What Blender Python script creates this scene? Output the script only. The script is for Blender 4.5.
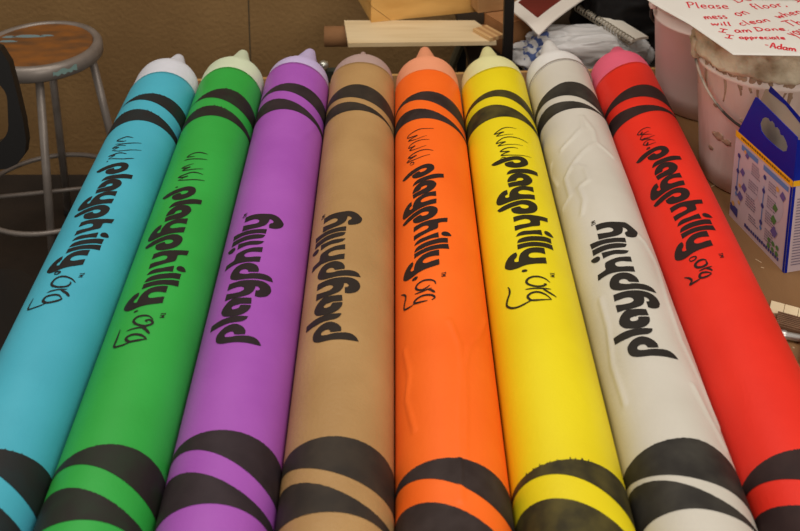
import bpy, bmesh, math, json
import numpy as np
from mathutils import Vector, Matrix, noise

for o in list(bpy.data.objects):
    bpy.data.objects.remove(o)
scene = bpy.context.scene
COL = scene.collection
PI = math.pi

# ------------------------------------------------------------------ camera
cam_d = bpy.data.cameras.new('camera')
cam_d.sensor_width = 36.0
cam_d.lens = 1100 / 800 * 36.0
cam_d.shift_x = 0.0067
cam_d.shift_y = -0.5194
cam_d.clip_start = 0.05
cam = bpy.data.objects.new('camera', cam_d)
COL.objects.link(cam)
cam.location = (0, 0, 2.0255)
cam.rotation_euler = (math.radians(90 - 14.566), 0, 0)
cam_d.dof.use_dof = True
cam_d.dof.focus_distance = 2.15
cam_d.dof.aperture_fstop = 7.0
scene.camera = cam

# ------------------------------------------------------------------ world, lights, exposure
world = bpy.data.worlds.new('world')
scene.world = world
world.use_nodes = True
bg = world.node_tree.nodes['Background']
bg.inputs[0].default_value = (1.0, 0.93, 0.84, 1)
bg.inputs[1].default_value = 0.37


def area(name, loc, target, size, size_y, energy, color):
    d = bpy.data.lights.new(name, 'AREA')
    d.shape = 'RECTANGLE'
    d.size, d.size_y, d.energy, d.color = size, size_y, energy, color
    o = bpy.data.objects.new(name, d)
    COL.objects.link(o)
    o.location = loc
    o.rotation_euler = (Vector(target) - Vector(loc)).to_track_quat('-Z', 'Y').to_euler()
    return o


area('ceiling_or_fill_lamp', (-0.75, 2.15, 3.5), (-0.1, 2.0, 0.7), 1.3, 2.0, 34, (1.0, 0.95, 0.88))
area('ceiling_or_fill_lamp', (1.15, 1.15, 3.5), (0.5, 2.0, 0.7), 1.2, 1.2, 24, (1.0, 0.94, 0.86))
area('ceiling_or_fill_lamp', (0.9, -2.4, 3.2), (0.5, 2.4, 0.8), 1.4, 1.2, 54, (1.0, 0.95, 0.88))  # fill light added behind the camera to brighten upright surfaces facing it
scene.view_settings.view_transform = 'Standard'
scene.view_settings.look = 'None'
scene.view_settings.gamma = 1.0
scene.view_settings.use_curve_mapping = False
scene.view_settings.exposure = 0.0


# ------------------------------------------------------------------ helpers
def lin(c):
    r = []
    for v in c:
        v /= 255.0
        r.append(v / 12.92 if v <= 0.04045 else ((v + 0.055) / 1.055) ** 2.4)
    return (*r, 1.0)


MATS = {}


def mat(name, rgb, rough=0.6, rgb2=None, nscale=8.0, namt=(0.4, 0.6), bump=0.0, bscale=60.0, metal=0.0,
        spec=0.4, stretch=None, detail=6.0, trans=0.0, alpha=1.0):
    if name in MATS:
        return MATS[name]
    m = bpy.data.materials.new(name)
    m.use_nodes = True
    nt = m.node_tree
    b = nt.nodes['Principled BSDF']
    b.inputs['Base Color'].default_value = lin(rgb)
    b.inputs['Roughness'].default_value = rough
    b.inputs['Metallic'].default_value = metal
    b.inputs['Specular IOR Level'].default_value = spec
    if trans:
        b.inputs['Transmission Weight'].default_value = trans
    if alpha < 1:
        b.inputs['Alpha'].default_value = alpha
    if rgb2 is not None or bump:
        tc = nt.nodes.new('ShaderNodeTexCoord')
        mp = nt.nodes.new('ShaderNodeMapping')
        if stretch:
            mp.inputs['Scale'].default_value = stretch
        nt.links.new(tc.outputs['Object'], mp.inputs['Vector'])
    if rgb2 is not None:
        n = nt.nodes.new('ShaderNodeTexNoise')
        n.inputs['Scale'].default_value = nscale
        n.inputs['Detail'].default_value = detail
        nt.links.new(mp.outputs['Vector'], n.inputs['Vector'])
        r = nt.nodes.new('ShaderNodeValToRGB')
        r.color_ramp.elements[0].position = namt[0]
        r.color_ramp.elements[0].color = lin(rgb)
        r.color_ramp.elements[1].position = namt[1]
        r.color_ramp.elements[1].color = lin(rgb2)
        nt.links.new(n.outputs['Fac'], r.inputs['Fac'])
        nt.links.new(r.outputs['Color'], b.inputs['Base Color'])
    if bump:
        n2 = nt.nodes.new('ShaderNodeTexNoise')
        n2.inputs['Scale'].default_value = bscale
        n2.inputs['Detail'].default_value = 5
        nt.links.new(mp.outputs['Vector'], n2.inputs['Vector'])
        bp = nt.nodes.new('ShaderNodeBump')
        bp.inputs['Strength'].default_value = bump
        bp.inputs['Distance'].default_value = 0.01
        nt.links.new(n2.outputs['Fac'], bp.inputs['Height'])
        nt.links.new(bp.outputs['Normal'], b.inputs['Normal'])
    MATS[name] = m
    return m


def link(name, bm, m, parent=None, smooth=False, kind=None):
    me = bpy.data.meshes.new(name)
    bm.normal_update()
    bm.to_mesh(me)
    bm.free()
    for x in (m if isinstance(m, (list, tuple)) else [m]):
        me.materials.append(x)
    if smooth:
        for p in me.polygons:
            p.use_smooth = True
    o = bpy.data.objects.new(name, me)
    COL.objects.link(o)
    if parent is not None:
        o.parent = parent
        o.matrix_parent_inverse = Matrix.Translation(parent.location).inverted() if not any(parent.rotation_euler) else parent.matrix_basis.inverted()
    if kind:
        o['kind'] = kind
    return o


def thing(name, label, cat, loc, group=None):
    o = bpy.data.objects.new(name, None)
    COL.objects.link(o)
    o.location = loc
    o.empty_display_size = 0.05
    return tag(o, label, cat, group)


def tag(o, label, cat, group=None):
    o['label'] = label
    o['category'] = cat
    if group:
        o['group'] = group
    return o


def box(bm, c, s, rz=0.0, bevel=0.0, R=None):
    """box centred at c with size s, turned about z (or by matrix R)"""
    M = Matrix.Translation(c) @ (R.to_4x4() if R is not None else Matrix.Rotation(rz, 4, 'Z')) @ Matrix.Diagonal((*s, 1))
    r = bmesh.ops.create_cube(bm, size=1.0, matrix=M)
    if bevel:
        vs = r['verts']
        es = list({e for v in vs for e in v.link_edges})
        bmesh.ops.bevel(bm, geom=es, offset=bevel, segments=2, affect='EDGES', profile=0.6)
    return bm


def smooth_line(pts, n=5, closed=False):
    P = [Vector(p) for p in pts]
    out = []
    m = len(P)
    rng = range(m if closed else m - 1)
    for i in rng:
        p0 = P[(i - 1) % m] if (closed or i > 0) else P[i] * 2 - P[i + 1]
        p1, p2 = P[i], P[(i + 1) % m]
        p3 = P[(i + 2) % m] if (closed or i + 2 < m) else p2 * 2 - p1
        for k in range(n):
            t = k / n
            out.append(0.5 * ((2 * p1) + (p2 - p0) * t + (2 * p0 - 5 * p1 + 4 * p2 - p3) * t * t + (3 * p1 - p0 - 3 * p2 + p3) * t ** 3))
    if not closed:
        out.append(P[-1])
    return out


def tube(bm, pts, r, seg=10, closed=False, cap=True):
    P = [Vector(p) for p in pts]
    n = len(P)
    rad = r if isinstance(r, (list, tuple)) else [r] * n
    rings = []
    prev = None
    for i in range(n):
        a = P[(i - 1) % n] if (closed or i > 0) else P[i]
        b = P[(i + 1) % n] if (closed or i < n - 1) else P[i]
        t = (b - a).normalized()
        if prev is None:
            u = t.orthogonal().normalized()
        else:
            u = (prev - t * prev.dot(t))
            u = u.normalized() if u.length > 1e-6 else t.orthogonal().normalized()
        prev = u
        w = t.cross(u)
        rings.append([bm.verts.new(P[i] + (u * math.cos(2 * PI * k / seg) + w * math.sin(2 * PI * k / seg)) * rad[i]) for k in range(seg)])
    for i in range(n if closed else n - 1):
        A, B = rings[i], rings[(i + 1) % n]
        for k in range(seg):
            bm.faces.new((A[k], A[(k + 1) % seg], B[(k + 1) % seg], B[k]))
    if cap and not closed:
        bm.faces.new(rings[0][::-1])
        bm.faces.new(rings[-1])
    return bm


def lathe(bm, prof, seg=48, M=None, fn=None):
    """prof: (radius, height) about +Z, transformed by M; fn(angle, r, h) -> (r, h) may disturb it"""
    rings = []
    for r, h in prof:
        if r < 1e-6:
            rings.append([bm.verts.new((0, 0, h))])
            continue
        ring = []
        for k in range(seg):
            a = 2 * PI * k / seg
            rr, hh = fn(a, r, h) if fn else (r, h)
            ring.append(bm.verts.new((rr * math.cos(a), rr * math.sin(a), hh)))
        rings.append(ring)
    for A, B in zip(rings[:-1], rings[1:]):
        if len(A) == 1 and len(B) == 1:
            continue
        for k in range(seg):
            k2 = (k + 1) % seg
            if len(A) == 1:
                bm.faces.new((A[0], B[k2], B[k]))
            elif len(B) == 1:
                bm.faces.new((A[k], A[k2], B[0]))
            else:
                bm.faces.new((A[k], A[k2], B[k2], B[k]))
    if M is not None:
        bmesh.ops.transform(bm, matrix=M, verts=[v for r in rings for v in r])
    return bm


def prism(bm, poly, z0, z1, M=None):
    """extruded polygon (x, y) between z0 and z1"""
    a = [bm.verts.new((x, y, z0)) for x, y in poly]
    b = [bm.verts.new((x, y, z1)) for x, y in poly]
    bm.faces.new(a[::-1])
    bm.faces.new(b)
    n = len(poly)
    for i in range(n):
        bm.faces.new((a[i], a[(i + 1) % n], b[(i + 1) % n], b[i]))
    if M is not None:
        bmesh.ops.transform(bm, matrix=M, verts=a + b)
    return bm


def ribbon(bm, pts, w, fn, across=2, taper=True):
    """flat brush stroke along 2-D pts, width w, mapped to space by fn(u, v)"""
    P = smooth_line([(a, b, 0) for a, b in pts], 4)
    n = len(P)
    rows = []
    for i, p in enumerate(P):
        t = (P[min(i + 1, n - 1)] - P[max(i - 1, 0)])
        t = t.normalized() if t.length > 1e-9 else Vector((1, 0, 0))
        q = Vector((-t.y, t.x, 0))
        s = i / (n - 1)
        ww = w * (0.35 + 0.65 * min(1, 5 * s, 5 * (1 - s))) if taper else w
        rows.append([bm.verts.new(fn(*(p + q * ww * (k / across - 0.5)).xy)) for k in range(across + 1)])
    for A, B in zip(rows[:-1], rows[1:]):
        for k in range(across):
            try:
                bm.faces.new((A[k], A[k + 1], B[k + 1], B[k]))
            except ValueError:
                pass


# ------------------------------------------------------------------ setting
TZ = 0.70                       # table top
wall_m = mat('wall_paint', (130, 98, 58), 0.85, (144, 111, 68), 3.0, (0.35, 0.65), bump=0.3, bscale=75)
bm = bmesh.new()
WY = 3.37
box(bm, (-2.2425, WY + 0.08, 1.5), (3.52, 0.16, 3.0))
box(bm, (1.7625, WY + 0.08, 1.5), (4.48, 0.16, 3.0))
n0 = len(bm.faces)
box(bm, (-0.48, WY + 0.083, 1.5), (0.006, 0.16, 3.0))
bm.faces.ensure_lookup_table()
for f in bm.faces[n0:]:
    f.material_index = 1
link('wall_back', bm, [wall_m, mat('seam_filler', (92, 78, 58), 0.8)], kind='structure')
bm = bmesh.new()
box(bm, (0, 1.4, -0.02), (8, 4.6, 0.04))
link('floor', bm, mat('floor_paint', (40, 33, 27), 0.7, (58, 47, 38), 5, (0.35, 0.7), bump=0.2, bscale=25), kind='structure')

# ------------------------------------------------------------------ work table
TA = math.radians(3.2)
table = thing('work_table', 'long brown wooden work table under the row of giant crayons', 'table', (0.36, 1.7, 0))
Rt = Matrix.Rotation(TA, 3, 'Z')
tw = mat('table_wood', (146, 108, 68), 0.55, (112, 80, 48), 6, (0.3, 0.7), bump=0.15, bscale=90, stretch=(1, 0.25, 1))


def tpt(a, b, z):               # table coordinates: a along the far edge, b from it towards the camera
    v = Rt @ Vector((a, -b, 0))
    return Vector((0.012 + v.x, 2.698 + v.y, z))


bm = bmesh.new()
rs = np.random.RandomState(5)
for i in range(60):             # scratches and plaster dust, part of the table's surface
    x, y = rs.uniform(0.66, 0.95), rs.uniform(1.55, 2.3)
    an = rs.uniform(0, PI)
    L = rs.choice([0.004, 0.006, 0.014])
    box(bm, (x, y, TZ + 0.0003), (L, rs.uniform(0.0012, 0.003), 0.0006), an)
for f in bm.faces:
    f.material_index = 1
c = tpt(0.375, 0.95, TZ - 0.0175)
box(bm, c, (2.1, 1.9, 0.035), TA)
link('tabletop', bm, [tw, mat('plaster_dust', (190, 164, 130), 0.9)], table)
bm = bmesh.new()
box(bm, tpt(0.375, -0.0065, TZ - 0.022), (2.1, 0.012, 0.045), TA, 0.002)
link('edge_strip', bm, mat('pale_wood', (203, 160, 100), 0.5, (180, 136, 80), 30, (0.3, 0.7), stretch=(0.1, 1, 1)), table)
leg_m = mat('leg_steel', (52, 48, 44), 0.5, metal=0.4)
for a, b in ((-0.55, 0.15), (1.33, 0.15), (-0.5, 1.75), (1.33, 1.75)):
    bm = bmesh.new()
    box(bm, tpt(a, b, 0.3325), (0.05, 0.05, 0.665), TA, 0.004)
    link('leg', bm, leg_m, table)

# ------------------------------------------------------------------ crayons
# measured outlines on the tubes: letters, handwriting, stripe edges, paper ridges, note words
DATA = (
    '{"L":{"p1":[[20.6,-2.8,1],[29.3,-2.1],[38.0,3.4],[45.4,12.8],[47.9,21.9],[45.9,32.7],[40.7,40.7],[33.5,46.2],[23.6,46.7],[14.0,43.0],[7.3,34.6],[4.5,25.0],[3.4,13.2],[2.1,1.9],[0.9'
    ',-10.6],[0.0,-21.7],[0.5,-31.5,1],[8.1,-27.7],[14.1,-21.1],[16.9,-12.6],[17.4,-1.5],[17.8,9.8],[17.4,19.9],[20.1,28.4],[23.7,31.0],[28.1,29.0],[30.1,23.7],[28.8,17.9],[24.6,15.6],['
    '21.8,14.6,1],[20.4,7.1]],"l1":[[55.2,65.7,1],[69.4,66.1,1],[69.0,54.5],[68.8,41.3],[67.6,27.8],[65.6,13.9],[63.3,-1.4,1],[56.1,1.1],[51.2,8.7],[51.8,20.6],[52.6,31.6],[52.3,43.4],['
    '53.4,54.9]],"a1":[[109.1,-0.0,1],[110.9,12.0],[112.6,22.9],[114.4,32.0],[109.9,40.3],[101.7,46.9],[92.0,49.9],[83.6,47.7],[75.3,41.8],[69.6,31.2],[67.0,20.0],[68.7,9.7],[75.7,2.0],'
    '[84.1,-1.5],[90.9,-1.6,1],[91.8,6.5],[92.5,15.5],[86.3,18.2],[84.9,24.3],[87.1,29.5],[92.1,30.4],[94.7,26.5],[94.9,20.2],[95.8,15.4],[94.5,6.6],[94.5,-1.6,1]],"y1":[[144.2,48.9,1],'
    '[160.2,48.3,1],[159.2,36.1],[158.1,22.5],[157.0,9.9],[155.8,-3.8],[153.4,-15.9],[147.2,-25.2],[138.1,-29.4],[128.5,-28.8],[118.2,-23.1],[113.0,-13.0],[114.0,-4.5,1],[128.7,-3.8,1],'
    '[130.0,-8.6],[134.0,-10.1],[139.1,-6.3],[139.6,-2.0,1],[131.9,-1.5],[123.7,1.4],[117.2,7.8],[114.0,21.4],[115.1,32.0],[116.9,48.3,1],[134.7,48.6,1],[129.6,35.6],[128.3,23.9],[131.5'
    ',17.4],[136.7,17.1],[141.0,21.5],[143.2,29.8],[143.3,38.4]],"p2":[[178.4,-1.3,1],[187.0,-0.9],[196.5,4.1],[203.8,13.9],[206.4,23.8],[206.6,34.2],[202.3,43.1],[192.8,49.2],[181.6,50'
    '.3],[172.7,46.5],[164.8,36.5],[161.6,26.0],[160.6,14.7],[160.1,2.4],[159.3,-9.7],[158.6,-21.7],[159.2,-29.7,1],[167.7,-26.0],[172.1,-19.7],[174.5,-10.6],[174.9,0.0],[175.4,10.8],[1'
    '74.6,17.9],[177.9,27.1],[182.5,32.5],[188.0,31.1],[189.6,25.8],[186.8,19.4],[182.3,17.0],[179.8,15.8,1],[178.7,7.9]],"h1":[[249.0,0.6,1],[249.0,11.4],[248.9,23.0],[247.6,33.4],[246'
    '.3,41.8],[243.8,48.6],[235.2,50.3],[227.6,51.8],[227.0,68.0,1],[213.2,69.5,1],[213.5,56.6],[213.0,44.0],[210.6,30.9],[208.2,17.3],[207.3,9.3],[206.6,0.4,1],[221.5,0.3,1],[221.9,10.'
    '1],[222.3,21.4],[226.1,29.3],[232.6,31.5],[236.4,28.2],[237.0,19.0],[235.3,9.1],[234.6,0.4,1]],"i1":[[274.1,50.6,1],[257.5,49.8,1],[259.0,37.9],[259.3,27.1],[257.1,15.1],[259.3,5.5'
    '],[266.3,0.7,1],[268.5,12.4],[270.6,26.0],[271.6,38.9]],"dot":[[265.6,72.5],[272.1,74.6],[273.1,68.2],[271.4,60.2],[266.6,55.7],[260.4,56.2],[257.8,61.2],[260.3,68.0]],"l2":[[294.1'
    ',67.2,1],[292.0,55.1],[291.4,42.3],[290.1,27.2],[288.6,13.4],[285.8,1.2,1],[277.8,4.7],[275.6,12.8],[276.1,26.4],[277.3,39.3],[277.2,53.8],[279.1,67.6,1]],"l3":[[313.0,68.9,1],[309'
    '.4,52.2],[307.1,37.6],[304.9,19.3],[303.6,1.0,1],[289.9,1.2,1],[292.1,15.3],[293.3,29.2],[295.3,44.6],[296.3,57.9],[297.8,67.6,1]],"y2":[[355.9,49.5,1],[356.1,37.1],[354.6,23.9],[3'
    '52.7,9.9],[352.0,-3.5],[346.7,-15.2],[337.2,-23.8],[328.5,-27.5],[317.6,-24.5],[310.0,-16.5],[307.9,-8.5],[308.7,-2.5,1],[317.2,-1.2],[322.6,-3.4],[325.2,-7.0],[329.8,-7.7],[334.1,'
    '-4.6],[336.0,-0.0,1],[328.2,0.8],[318.9,4.1],[313.4,9.7],[309.7,19.6],[309.9,35.8],[312.0,49.8,1],[329.4,49.9,1],[325.1,35.0],[324.1,23.9],[327.9,18.9],[334.1,20.1],[338.4,26.5],[3'
    '39.4,35.9],[339.4,49.3,1]]},"PL":{"teal":[false,0.992,-0.3976,-1.9802,0.8349,-0.021,-0.0144],"green":[false,1.0252,-0.3196,-1.8937,0.884,0.0013,-0.0258],"purple":[true,0.9922,-0.01'
    '73,1.4547,0.9956,-0.0241,-0.0009],"tan":[true,0.9997,0.0003,1.4619,0.9996,0.0002,0.0074],"orange":[false,0.982,-0.2903,-1.9795,0.9585,-0.0144,-0.045],"yellow":[false,1.0414,-0.2718'
    ',-2.0083,0.997,-0.0277,-0.0165],"white":[true,1.0056,-0.0467,1.4253,0.9806,-0.0292,-0.0027],"red":[false,1.0281,-0.3097,-2.0491,0.9682,-0.005,-0.0445]},"HW":{"yellow":[[1.6,[[-2126'
    '.0,19.3],[-2128.0,2.1],[-2125.0,-10.2],[-2116.8,-21.2],[-2108.1,-30.4],[-2108.2,-19.9],[-2109.6,-9.7],[-2104.0,-19.3],[-2097.5,-26.1],[-2096.3,-15.0],[-2099.6,9.3]]],[1.6,[[-2077.8'
    ',41.0],[-2082.9,28.0],[-2086.8,12.0],[-2087.2,-1.9],[-2084.3,-14.1],[-2076.7,-23.9],[-2069.0,-29.4],[-2068.8,-19.6],[-2068.4,-10.1],[-2062.5,-20.2],[-2057.6,-26.4],[-2056.2,-14.8],'
    '[-2056.9,0.9],[-2057.8,26.0]]],[1.8,[[-2041.7,13.5],[-2044.4,3.6],[-2042.8,-10.2],[-2038.9,-18.5],[-2033.9,-23.9],[-2030.3,-15.4],[-2028.8,-5.8],[-2022.7,-18.1],[-2017.7,-23.5],[-2'
    '014.9,-11.1],[-2014.0,6.2],[-2020.7,40.7]]],[1.2,[[-2005.8,-26.7],[-2009.3,-21.4],[-2006.5,-16.1],[-2001.4,-20.2],[-2005.8,-26.7]]],[3.5,[[-1636.6,-23.5],[-1637.7,-19.1],[-1636.2,-'
    '14.1]]],[2.4,[[-1606.6,21.1],[-1614.4,14.0],[-1618.6,2.9],[-1618.1,-8.8],[-1612.6,-16.9],[-1604.7,-18.7],[-1597.2,-12.9],[-1592.5,-2.1],[-1594.6,8.0],[-1600.0,13.7],[-1600.5,9.6]]]'
    ',[1.8,[[-1588.8,-23.1],[-1588.1,-12.4],[-1587.5,3.8],[-1588.6,20.6]]],[2.4,[[-1587.6,5.5],[-1579.7,14.3],[-1570.9,27.4]]],[2.4,[[-1561.2,17.5],[-1571.2,9.8],[-1578.0,-2.3],[-1577.0'
    ',-13.8],[-1570.3,-21.1],[-1562.1,-18.8],[-1558.4,-14.4],[-1557.9,0.0],[-1561.2,17.5]]],[2.2,[[-1558.9,-14.3],[-1556.0,-22.9],[-1552.5,-35.2],[-1555.2,-47.5],[-1563.5,-56.4],[-1573.'
    '2,-60.4],[-1585.0,-56.7],[-1595.6,-51.3],[-1606.9,-50.9],[-1613.1,-53.2]]]],"orange":[[1.5,[[-2123.3,4.0],[-2124.2,-10.1],[-2128.2,-26.5],[-2126.5,-42.1],[-2123.0,-54.3],[-2115.5,-'
    '56.5],[-2109.0,-44.7],[-2105.5,-32.4],[-2103.1,-44.8],[-2101.5,-54.7],[-2091.6,-36.0],[-2094.7,-11.9]]],[1.5,[[-2076.7,-6.5],[-2080.8,-19.4],[-2082.3,-34.0],[-2080.4,-47.6],[-2072.'
    '3,-54.6],[-2067.9,-46.6],[-2067.3,-38.7],[-2063.4,-47.9],[-2058.8,-50.9],[-2052.0,-34.6],[-2054.5,-14.1]]],[1.8,[[-2031.5,-0.2],[-2037.3,-10.7],[-2039.9,-24.5],[-2038.6,-41.5],[-20'
    '34.5,-56.2],[-2027.9,-46.2],[-2026.9,-36.3],[-2024.6,-48.6],[-2022.6,-57.2],[-2018.8,-58.0],[-2013.4,-35.5],[-2017.2,-7.4]]],[1.2,[[-2003.0,-52.5],[-2009.6,-50.0],[-2005.0,-43.3],['
    '-1998.9,-44.5],[-2000.0,-51.4]]],[2.2,[[-1632.1,-54.4],[-1634.3,-49.4],[-1633.6,-44.6],[-1629.5,-46.5],[-1630.5,-53.4]]],[2.2,[[-1599.8,-10.7],[-1607.7,-12.8],[-1613.7,-20.7],[-161'
    '6.5,-32.4],[-1613.7,-42.2],[-1606.9,-46.7],[-1599.2,-43.5],[-1593.6,-34.7],[-1595.9,-26.2],[-1600.1,-21.1]]],[1.8,[[-1591.7,-49.3],[-1589.2,-34.8],[-1591.7,-18.2]]],[2.5,[[-1590.4,'
    '-24.7],[-1585.6,-18.4],[-1578.1,-13.1]]],[2.4,[[-1561.0,-19.2],[-1565.0,-14.0],[-1571.9,-17.3],[-1576.6,-26.8],[-1578.1,-38.6],[-1575.4,-48.7],[-1569.8,-50.7],[-1566.2,-44.3],[-156'
    '3.3,-33.8],[-1562.0,-26.4]]],[2.0,[[-1568.3,-48.9],[-1567.9,-59.8],[-1574.2,-73.6],[-1585.4,-74.0],[-1596.6,-70.7],[-1605.7,-70.1],[-1614.6,-75.7],[-1622.2,-82.9]]]],"green":[[1.6,'
    '[[-2019.1,16.5],[-2022.7,6.4],[-2024.5,-4.5],[-2021.2,-16.9],[-2012.8,-25.3],[-2010.3,-17.0],[-2009.6,-8.3]]],[1.4,[[-2002.3,-30.0],[-2001.9,-22.0],[-1999.4,-4.4],[-1999.1,19.3]]],'
    '[1.6,[[-1981.2,-5.3],[-1977.8,-15.3],[-1972.0,-28.4],[-1968.6,-20.0],[-1969.5,-10.6],[-1961.3,-25.1],[-1958.7,-13.8],[-1960.6,2.4],[-1963.4,16.5]]],[1.8,[[-1943.4,19.5],[-1947.5,6.'
    '8],[-1948.3,-3.6],[-1943.7,-15.2],[-1937.9,-29.2],[-1933.9,-17.5],[-1935.4,-9.5],[-1926.6,-27.9]]],[1.5,[[-1925.8,-27.8],[-1921.1,-6.8],[-1923.9,26.4]]],[1.8,[[-1900.8,-28.0],[-190'
    '1.0,-22.7]]],[2.2,[[-1531.5,-24.6],[-1532.9,-20.9],[-1533.3,-17.8]]],[2.4,[[-1510.5,11.6],[-1517.5,4.1],[-1519.2,-5.3],[-1517.1,-15.6],[-1509.2,-19.6],[-1499.6,-13.0],[-1494.4,0.2]'
    ',[-1497.9,9.9],[-1503.9,12.3],[-1508.8,7.5],[-1507.2,0.4],[-1502.8,4.3]]],[1.8,[[-1487.1,-26.3],[-1489.7,-13.7],[-1490.5,-1.9],[-1490.7,5.5]]],[2.8,[[-1490.5,-1.9],[-1486.2,5.0],[-'
    '1476.8,13.0]]],[2.6,[[-1463.1,11.6],[-1469.9,5.7],[-1474.9,-5.8],[-1474.3,-17.7],[-1468.1,-22.3],[-1459.7,-15.6],[-1460.2,-5.3],[-1462.2,3.0],[-1464.8,11.2]]],[2.2,[[-1458.8,-10.9]'
    ',[-1454.7,-23.6],[-1455.9,-37.6],[-1462.2,-41.2],[-1474.7,-40.5],[-1497.4,-40.0]]]],"teal":[[2.0,[[-1629.7,-23.0],[-1634.7,-21.8],[-1633.8,-14.4],[-1628.6,-15.5],[-1628.1,-22.5]]],'
    '[2.4,[[-1605.8,20.1],[-1614.0,11.0],[-1619.3,-4.0],[-1616.3,-15.2],[-1605.6,-19.7],[-1596.6,-16.0],[-1591.1,-4.1],[-1593.2,8.6],[-1601.1,13.0],[-1606.1,11.6]]],[1.8,[[-1579.6,-20.1'
    '],[-1583.2,-8.4],[-1586.5,12.2]]],[2.8,[[-1583.9,1.4],[-1576.4,13.5],[-1569.2,19.8]]],[2.6,[[-1562.8,9.2],[-1569.8,2.3],[-1570.8,-8.0],[-1567.6,-18.8],[-1557.8,-19.9],[-1551.6,-10.'
    '4],[-1554.5,1.9],[-1560.2,9.2],[-1562.8,9.2]]],[1.8,[[-1551.6,-10.4],[-1546.7,-24.1],[-1548.3,-43.2],[-1559.5,-46.8],[-1578.7,-45.2]]],[1.8,[[-2084.3,8.5],[-2088.1,-4.0],[-2084.8,-'
    '14.4],[-2078.0,-24.3],[-2070.1,-10.8],[-2071.6,-2.9]]],[1.4,[[-2063.1,-24.8],[-2059.9,-11.1],[-2060.8,2.5],[-2070.2,29.5]]],[1.6,[[-2051.1,0.7],[-2055.3,-15.6],[-2048.2,-26.7],[-20'
    '46.6,-13.4],[-2038.5,-25.6]]],[1.3,[[-2038.5,-25.6],[-2030.6,-4.0],[-2045.0,35.5]]],[1.8,[[-2019.5,10.0],[-2022.8,-4.8],[-2019.2,-17.6],[-2015.7,-26.7],[-2015.3,-13.9],[-2004.5,-25'
    '.1]]],[1.4,[[-2004.5,-25.1],[-1999.0,3.7],[-2008.7,27.9]]],[1.8,[[-1994.8,-25.9],[-1995.1,-22.5]]]],"red":[[1.6,[[-1684.9,-48.4],[-1688.0,-43.7],[-1685.1,-35.5],[-1678.7,-38.2],[-1'
    '679.2,-46.3],[-1684.9,-48.4]]],[2.8,[[-1667.1,-20.9],[-1671.7,-25.5],[-1671.3,-35.0],[-1665.3,-42.1],[-1657.3,-40.0],[-1654.2,-30.4],[-1658.4,-22.5],[-1666.2,-22.0]]],[1.8,[[-1647.'
    '0,-40.3],[-1648.1,-28.7],[-1648.9,-16.1]]],[2.4,[[-1647.4,-27.3],[-1643.7,-21.7],[-1637.4,-18.6]]],[2.5,[[-1632.1,-21.7],[-1637.5,-28.4],[-1640.2,-37.9],[-1634.5,-42.7],[-1628.5,-3'
    '9.5],[-1627.8,-29.5],[-1630.9,-22.0]]],[2.2,[[-1629.0,-40.3],[-1628.0,-52.5],[-1629.8,-64.1],[-1635.4,-58.0],[-1644.8,-61.1],[-1653.9,-69.0]]],[1.4,[[-2127.4,-16.3],[-2133.3,-23.2]'
    ',[-2131.1,-36.4],[-2121.6,-48.2],[-2115.9,-40.0],[-2122.8,-36.2],[-2115.1,-41.3],[-2108.9,-30.8],[-2102.7,-19.9]]],[1.3,[[-2118.0,-22.5],[-2112.9,-36.3],[-2099.7,-46.2],[-2094.8,-3'
    '8.4],[-2092.2,-42.4]]],[1.4,[[-2096.6,-14.2],[-2093.3,-28.2],[-2096.4,-38.0],[-2093.9,-44.2],[-2089.3,-31.2],[-2076.7,-18.8]]],[1.4,[[-2083.7,-25.3],[-2083.6,-36.8],[-2076.1,-44.7]'
    ',[-2069.4,-37.0],[-2077.6,-33.9],[-2068.3,-39.4],[-2067.2,-30.1],[-2068.6,-18.1]]],[1.4,[[-2054.1,-42.8],[-2058.1,-38.6],[-2056.3,-34.8],[-2053.5,-37.6],[-2054.1,-42.8]]]]},"B":{"t'
    'eal|w|0":[2.4042,0.0203,-0.013,-0.0054,0.0051],"green|w|0":[2.4203,0.0045,-0.0052,-0.0043,0.0064],"purple|w|0":[2.4553,-0.0062,-0.0091,-0.0038,0.0007],"tan|w|0":[2.4698,-0.0086,-0.'
    '0159,0.0018,-0.0055],"orange|w|0":[2.4249,-0.0086,-0.0157,0.0045,-0.0004],"yellow|w|0":[2.4444,0.0115,-0.0153,0.008,-0.0073],"white|w|0":[2.4617,0.0198,-0.0051,0.0004,0.003],"red|w'
    '|0":[2.4601,0.0243,-0.0107,0.0066,-0.0051],"teal|f1|0":[2.2891,0.0177,-0.0128,-0.0056,0.0081],"green|f1|0":[2.2932,0.0109,0.0009,0.0011,0.0144],"purple|f1|0":[2.3361,-0.0035,-0.006'
    '2,-0.0035,0.0059],"tan|f1|0":[2.321,-0.0245,-0.0009,0.0026,0.0091],"orange|f1|0":[2.2883,-0.0151,-0.0011,0.0022,0.0079],"yellow|f1|0":[2.2937,-0.0143,-0.0012,0.0072,0.0103],"white|'
    'f1|0":[2.3309,0.0027,0.0027,0.0061,0.0101],"red|f1|0":[2.3216,0.0092,0.0012,0.0091,0.004],"teal|f1|1":[2.2626,-0.0189,-0.0157,-0.0039,0.0048],"green|f1|1":[2.2709,-0.0197,-0.0148,-'
    '0.007,0.0048],"purple|f1|1":[2.3013,-0.0357,-0.0132,-0.0026,0.0046],"tan|f1|1":[2.2794,-0.0408,-0.0188,0.0024,0.0007],"orange|f1|1":[2.2583,-0.0395,-0.0201,-0.005,0.0078],"yellow|f'
    '1|1":[2.2637,-0.0342,-0.009,0.0056,0.014],"white|f1|1":[2.2726,-0.0358,-0.0084,0.0028,0.0087],"red|f1|1":[2.2795,-0.018,-0.0131,0.0065,0.0028],"teal|f2|0":[2.2121,-0.0059,-0.0139,-'
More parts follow.
